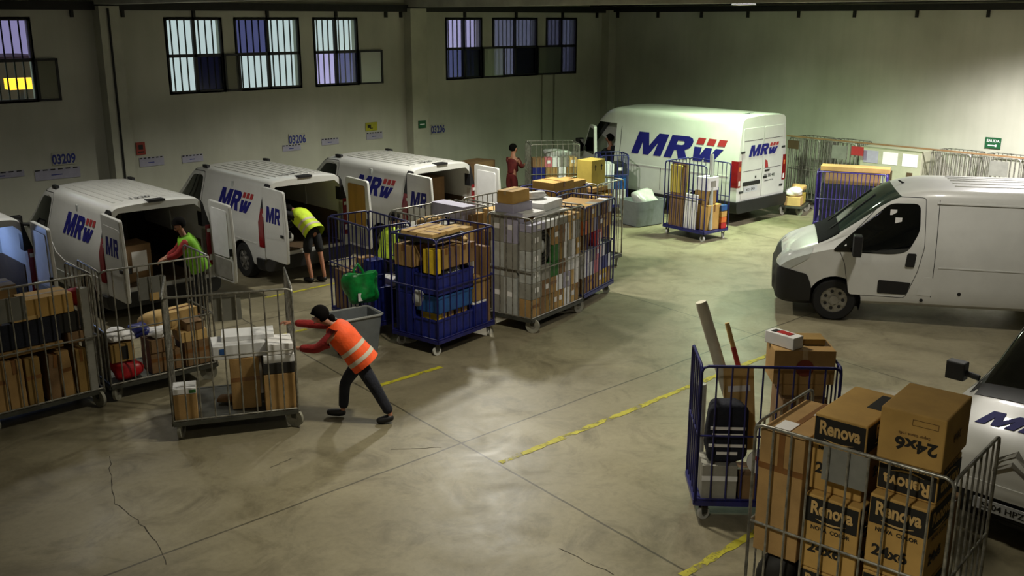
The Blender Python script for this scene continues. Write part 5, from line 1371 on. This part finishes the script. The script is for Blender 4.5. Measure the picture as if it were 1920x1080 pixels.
put(tj, -.18, 0, .235, (.34, .4, .22), 'card3', 'pale parcel left', tape='n'); put(tj, .18, 0, .235, (.34, .4, .26), 'cardy', 'yellowish parcel right', tape='n')
bagin(tj, -.1, 0, .46, (.4, .4, .2), 'paper', 'white-topped sack', 121); bagin(tj, .22, 0, .50, (.3, .36, .2), 'card3', 'tan sack', 122)
CP = Cage('violet blue roll cage beyond the bonnet of the plain van, long brown carton on top', 21.2, 11.15, -66, 1.5, .8, style='purple', H=1.42, mids=(.8,), short='violet cage', sp=.09)
put(CP, 0, 0, .235, (1.3, .6, .9), 'denim', 'dark wrapped carton', tape='n')
put(CP, 0, -.1, 1.14, (1.2, .4, .28), 'card2', 'dark carton under the long one', tape='n')
put(CP, .05, -.1, 1.43, (1.5, .42, .11), 'card', 'long brown carton lying on top', tape='n', name='long_carton')

# --- goods in the small vans
carton((6.22, 16.05, .587), (.66, .5, .62), R(2), 'card2', 'brown carton with a large white label in the hold of the second van', tape='n', sticker=('f', .12, .34, .26, .34))
carton((12.66, 16.3, .587), (.74, .6, 1.02), R(2), 'card2', 'tall brown carton filling the hold of the fourth van', tape='n')
carton((4.12, 16.0, .587), (.55, .5, .32), 0, 'card', 'brown carton in the hold of the leftmost van', tape='x')
sack((3.75, 16.5, .587), (.5, .5, .9), 'bluelt', 'pale blue plastic sack in the hold of the leftmost van', 131, .25)
sack((9.35, 16.7, .586), (.6, .5, .35), 'greyc', 'grey sack on the floor of the third van hold', 132, .3)
# ------------------------------------------------------------------ people
def skin_mesh(name, nodes, edges, m, parent, root=0, sub=1, origin=Vector((0, 0, 0))):
    me = bpy.data.meshes.new(name); me.from_pydata([Vector(n[0]) - origin for n in nodes], edges, [])
    o = bpy.data.objects.new(name, me); COL.objects.link(o)
    md = o.modifiers.new('skin', 'SKIN'); md.use_smooth_shade = True; md.branch_smoothing = .6
    for i, n in enumerate(nodes):
        v = me.skin_vertices[0].data[i]; r = n[1]; v.radius = (r, r) if not isinstance(r, tuple) else r; v.use_root = (i == root)
    ss = o.modifiers.new('sub', 'SUBSURF'); ss.levels = sub; ss.render_levels = sub
    bpy.context.view_layer.update()
    dg = bpy.context.evaluated_depsgraph_get(); nm = bpy.data.meshes.new_from_object(o.evaluated_get(dg))
    o.modifiers.clear(); o.data = nm; nm.name = name; nm.materials.clear(); nm.materials.append(m); nm.shade_smooth()
    bpy.data.meshes.remove(me); o.parent = parent; return o

def person(label, J, f, l, vest=None, shirt='dark', trousers='dark', shorts=False, loc=None, hairm='hair', headdir=None, female=False, bands=True):
    J = {k: Vector(v) for k, v in J.items()}
    f = Vector((*f, 0)).normalized(); l = Vector((*l, 0)).normalized(); hd = Vector(headdir).normalized() if headdir else f
    org = Vector((J['pelvis'].x, J['pelvis'].y, 0)) if loc is None else Vector(loc)
    root = empty('person', org, 0, label, 'person')
    sp = (J['neck'] - J['pelvis']); s1 = J['pelvis'] + sp*.38; s2 = J['pelvis'] + sp*.76
    upn = (J['head'] - J['neck']).normalized()
    N = [(J['pelvis'], .115), (s1, .105), (s2, .125), (J['neck'], .052), (J['head'] - upn*.06 + hd*.01, .070), (J['head'] + hd*.005, .088), (J['head'] + upn*.06 - hd*.005, .078)]
    E_ = [(0, 1), (1, 2), (2, 3), (3, 4), (4, 5), (5, 6)]
    def add(p, r, to): N.append((p, r)); E_.append((to, len(N)-1)); return len(N)-1
    add(J['head'] + hd*.105 - upn*.015, .016, 5)          # nose
    lat = l
    for s in (1, -1): add(J['head'] + lat*s*.098 - upn*.01, .016, 5)   # ears
    for sd in ('L', 'R'):
        sh = add(J['sh'+sd], .050, 2); el = add(J['el'+sd], .040, sh); wr = add(J['wr'+sd], .027, el)
        d = (J['wr'+sd] - J['el'+sd]).normalized(); side = d.cross(Vector((0, 0, 1))); side = side.normalized() if side.length > .1 else l
        dn = side.cross(d).normalized(); dn = dn if dn.z < 0 else -dn
        pm = add(J['wr'+sd] + d*.055, .034, wr)
        for q, ln in ((-.030, .052), (-.010, .062), (.010, .058), (.030, .045)):
            a = add(J['wr'+sd] + d*.095 + side*q, .0095, pm); b = add(J['wr'+sd] + d*(.095+ln*.6) + side*q*1.1 + dn*.012, .0088, a); add(J['wr'+sd] + d*(.095+ln*.75) + side*q*1.1 + dn*.045, .0078, b)
        tq = side if sd == 'L' else -side
        a = add(J['wr'+sd] + d*.045 + tq*.042, .011, pm); add(J['wr'+sd] + d*.085 + tq*.055 + dn*.02, .009, a)
    for sd in ('L', 'R'):
        hp = add(J['hip'+sd], .078, 0); kn = add(J['kn'+sd], .052, hp); an = add(J['an'+sd], .036, kn)
        td = (J['toe'+sd] - J['an'+sd]); add(J['an'+sd] + td*.5 + Vector((0, 0, -.02)), .032, an)
    skin_mesh('body', N, E_, M_['skin'], root, 0, 1, org)
    # trousers / shorts
    T_ = [(J['pelvis'] + sp.normalized()*.08, .138), (J['pelvis'], .148)]; TE = [(0, 1)]
    for sd in ('L', 'R'):
        T_.append((J['hip'+sd], .098)); TE.append((1, len(T_)-1)); h = len(T_)-1
        mid = J['hip'+sd].lerp(J['kn'+sd], .6 if not shorts else .7); T_.append((mid, .092)); TE.append((h, len(T_)-1))
        if not shorts:
            T_.append((J['kn'+sd], .080)); TE.append((len(T_)-2, len(T_)-1)); T_.append((J['kn'+sd].lerp(J['an'+sd], .5), .072)); TE.append((len(T_)-2, len(T_)-1))
            T_.append((J['kn'+sd].lerp(J['an'+sd], .93), .066)); TE.append((len(T_)-2, len(T_)-1))
        else:
            T_.append((J['hip'+sd].lerp(J['kn'+sd], .92), .082)); TE.append((len(T_)-2, len(T_)-1))
    skin_mesh('shorts' if shorts else 'trousers', T_, TE, M_[trousers], root, 1, 1, org)
    # jumper with sleeves
    S_ = [(J['pelvis'] + sp.normalized()*.02, .150), (s1, .136), (s2, .150), (J['neck'] - sp.normalized()*.02, .072)]; SE = [(0, 1), (1, 2), (2, 3)]
    for sd in ('L', 'R'):
        S_.append((J['sh'+sd], .074)); SE.append((2, len(S_)-1)); S_.append((J['el'+sd], .064)); SE.append((len(S_)-2, len(S_)-1))
        S_.append((J['el'+sd].lerp(J['wr'+sd], .92), .048)); SE.append((len(S_)-2, len(S_)-1))
    skin_mesh('jumper', S_, SE, M_[shirt], root, 1, 1, org)
    for sd in ('L', 'R'):
        a = J['an'+sd]; t = J['toe'+sd]; d = (t-a); d.z = 0; d = d.normalized() if d.length > .01 else f
        z = min(a.z, t.z)
        skin_mesh('shoe', [(a - d*.04 + Vector((0, 0, -.02)), .052), (a + d*.05 + Vector((0, 0, (t.z-a.z)*.3-.02)), .056), (t - d*.0, .050), (t + d*.06, .036)], [(0, 1), (1, 2), (2, 3)], M_['black'], root, 0, 1, org)
    # hair and eyes
    hb = MB(); X = Matrix((hd.cross(upn).normalized(), hd, upn)).transposed()
    upv = (upn - hd*upn.dot(hd)).normalized(); X = Matrix((hd.cross(upv), hd, upv)).transposed()
    hc = J['head'] - org - hd*.022 + upv*.030
    bmh = bmesh.new(); bmesh.ops.create_uvsphere(bmh, u_segments=18, v_segments=12, radius=1)
    for v in bmh.verts:
        p = v.co
        if p.y > .35: p.z = max(p.z, .12 + .5*(p.y-.35))
        else: p.z = max(p.z, -.75 if not female else -1.25)
    vs = {v.index: hb.bm.verts.new(X @ Vector((v.co.x*.100, v.co.y*.112, v.co.z*.112)) + hc) for v in bmh.verts}
    for fc in bmh.faces: hb.face([vs[v.index] for v in fc.verts])
    bmh.free(); ho = hb.obj('hair', M_[hairm], root, 60)
    if female:
        ch = J['head'] - hd*.11 - upv*.02
        skin_mesh('hair_bun', [(ch, .045), (ch - hd*.03 - upv*.05, .05), (ch - hd*.02 - upv*.11, .028)], [(0, 1), (1, 2)], M_[hairm], ho, 0, 1, org)
    for s in (1, -1):
        MB().ball(J['head'] - org + hd*.090 + X @ Vector((s*.032, 0, .012)), .010, (1, .6, .7)).obj('eye', M_['ink'], root, 60)
    mo = MB().box(J['head'] - org + hd*.086 - upv*.05, (.04, .012, .008), X); mo.obj('mouth', mat('lips', '7a4038', .5), root)
    if vest:
        up = sp.normalized(); lf = (l - up*l.dot(up)).normalized(); fr = lf.cross(up).normalized()
        if fr.dot(f) < 0: fr = -fr
        def rg(t, a, b, off=0):
            c = J['pelvis'] - org + sp*t + fr*off
            return [c + lf*(a*math.copysign(abs(math.cos(q))**.8, math.cos(q))) + fr*(b*math.copysign(abs(math.sin(q))**.8, math.sin(q))) for q in [2*math.pi*k/20 for k in range(20)]]
        prof = [(-.20, .205, .175), (.0, .200, .172), (.3, .185, .160), (.6, .198, .165), (.82, .195, .150), (.96, .150, .115), (1.02, .085, .085)]
        v = MB(); v.loft([rg(*p) for p in prof], cap=False); vo = v.obj('safety_vest', M_[vest], root, 60)
        def pa(t):
            for (t0, a0, b0), (t1, a1, b1) in zip(prof, prof[1:]):
                if t0 <= t <= t1: k = (t-t0)/(t1-t0); return a0+(a1-a0)*k, b0+(b1-b0)*k
        if bands:
            for t0 in (-.04, .24):
                rs = []
                for t in (t0, t0+.05, t0+.10):
                    a, b = pa(t); rs.append(rg(t, a+.004, b+.004))
                MB().loft(rs, cap=False).obj('reflective_band', M_['refl'], vo, 60)
    return root

def standing(x, y, f, H=1.72, lean=0., arms=None, crouch=0.):
    """upright skeleton; f = facing direction; lean = torso lean forward in degrees"""
    f = Vector((*f, 0)).normalized(); l = Vector((-f.y, f.x, 0)); s = H/1.72; P = Vector((x, y, 0)); U = Vector((0, 0, 1))
    c, sn = math.cos(R(lean)), math.sin(R(lean)); sd = U*c + f*sn
    pel = P + U*(.93*s - crouch)
    if crouch: pel = pel - f*crouch*.35
    neck = pel + sd*.52*s; head = neck + (U*.6 + sd*.4).normalized()*.17*s + f*.03
    J = dict(pelvis=pel, neck=neck, head=head)
    for k, q in (('L', 1), ('R', -1)):
        J['sh'+k] = neck + l*q*.17*s - sd*.07*s
        J['hip'+k] = pel + l*q*.09*s - U*.06*s
        J['an'+k] = P + l*q*.11*s + U*.085 + f*(.06 if q > 0 else -.06)
        J['kn'+k] = (J['hip'+k] + J['an'+k])/2 + f*(.03 + crouch*.9)
        J['toe'+k] = J['an'+k] + f*.15 - U*.04
        e, w = (arms or {}).get(k, ((.12, .05, -.26), (.28, .02, -.36)))
        J['el'+k] = J['sh'+k] + f*e[0]*s + l*q*e[1]*s + U*e[2]*s
        J['wr'+k] = J['sh'+k] + f*w[0]*s + l*q*w[1]*s + U*w[2]*s
    return J, f, l
def xy(v): return (v.x, v.y)

# the person pushing the cage
f_ = Vector((-.72, .69, 0)).normalized(); n_ = Vector((.69, .72, 0)).normalized()
def near(p, a): return tuple(Vector(p) + n_*a)
J = dict(pelvis=(6.43, 9.57, .82), neck=(6.20, 9.80, 1.235), head=(6.085, 9.90, 1.335),
         shL=near((6.23, 9.77, 1.17), -.17), shR=near((6.22, 9.78, 1.19), .16),
         elL=near((6.08, 9.90, .985), -.19), wrL=near((5.90, 10.08, .965), -.10),
         elR=near((6.06, 9.93, 1.17), .20), wrR=(6.02, 10.27, 1.25),
         hipL=near((6.43, 9.57, .77), -.09), hipR=near((6.43, 9.57, .77), .09),
         knL=near((6.57, 9.44, .44), -.10), anL=near((6.69, 9.32, .10), -.10), toeL=near((6.60, 9.41, .04), -.12),
         knR=near((6.27, 9.73, .46), .09), anR=near((6.24, 9.75, .085), .09), toeR=near((6.13, 9.86, .06), .09))
J['wrR'] = (5.93, 10.30, 1.20)
person('person in an orange vest and dark red jumper bending forward to push a steel cage', J, xy(f_), xy(-n_), vest='ovest', shirt='redcloth', trousers='denim', headdir=(-.72, .62, -.35), female=True)
# worker at the second van
J, f, l = standing(6.98, 14.98, (-.86, .35), 1.72, 22, dict(L=((.14, .03, -.20), (.34, .02, -.26)), R=((.14, .05, -.22), (.32, .0, -.30))))
person('dark-haired person in a green vest over a red jumper at the second van', J, xy(f), xy(l), vest='gvest', shirt='redcloth', trousers='dark', headdir=(-.80, -.15, -.45), bands=False)
# worker bending into the third van
P = dict(pelvis=(9.68, 15.85, .98), neck=(9.62, 16.28, 1.27), head=(9.50, 16.42, 1.32),
         shL=(9.44, 16.18, 1.24), shR=(9.80, 16.26, 1.22), elL=(9.24, 16.28, 1.30), wrL=(9.08, 16.42, 1.36), elR=(9.62, 16.44, 1.02), wrR=(9.45, 16.55, .90),
         hipL=(9.59, 15.83, .92), hipR=(9.77, 15.85, .92), knR=(9.76, 15.72, .50), anR=(9.74, 15.58, .09), toeR=(9.70, 15.72, .05),
         knL=(9.54, 15.84, .50), anL=(9.52, 15.68, .09), toeL=(9.48, 15.82, .05))
person('person in a yellow-green vest and black shorts bending into the third van', P, (-.3, .95), (-.95, -.3), vest='yvest', shirt='dark', trousers='dark', shorts=True)
# worker behind the blue crate cage
J, f, l = standing(9.86, 13.66, (.75, .5), 1.70, 34, dict(L=((.16, .0, -.26), (.32, -.02, -.40)), R=((.14, .04, -.26), (.30, .02, -.42))), crouch=.10)
person('person in a yellow vest and black sleeves stooping behind the blue crate cage', J, xy(f), xy(l), vest='yvest', shirt='dark', trousers='dark', headdir=(.8, .1, -.5), bands=False)
# person in red at the back
J, f, l = standing(17.35, 18.55, (.8, .2), 1.66, 6, dict(L=((.14, .02, -.22), (.34, .0, -.14)), R=((.10, .04, -.24), (.30, .0, -.20))))
person('distant person in dark red clothes standing beside the far steel cage', J, xy(f), xy(l), shirt='redcoat', trousers='redcoat', headdir=(.8, -.2, -.1))
# driver
dx, dy = 20.0, 17.55
J = dict(pelvis=(20.02, 17.5, 1.02), neck=(20.05, 17.55, 1.52), head=(20.03, 17.60, 1.70), shL=(19.88, 17.56, 1.44), shR=(20.22, 17.56, 1.44), elL=(19.86, 17.76, 1.24), wrL=(19.92, 17.98, 1.28), elR=(20.24, 17.76, 1.24), wrR=(20.18, 17.98, 1.28),
         hipL=(19.93, 17.52, .98), hipR=(20.11, 17.52, .98), knL=(19.92, 17.92, 1.0), knR=(20.12, 17.92, 1.0), anL=(19.92, 18.0, .64), anR=(20.12, 18.0, .64), toeL=(19.92, 18.12, .60), toeR=(20.12, 18.12, .60))
person('person in dark clothes seated in the open cab of the long white van', J, (0, 1), (-1, 0), shirt='dark', trousers='dark', headdir=(-.4, .9, 0))
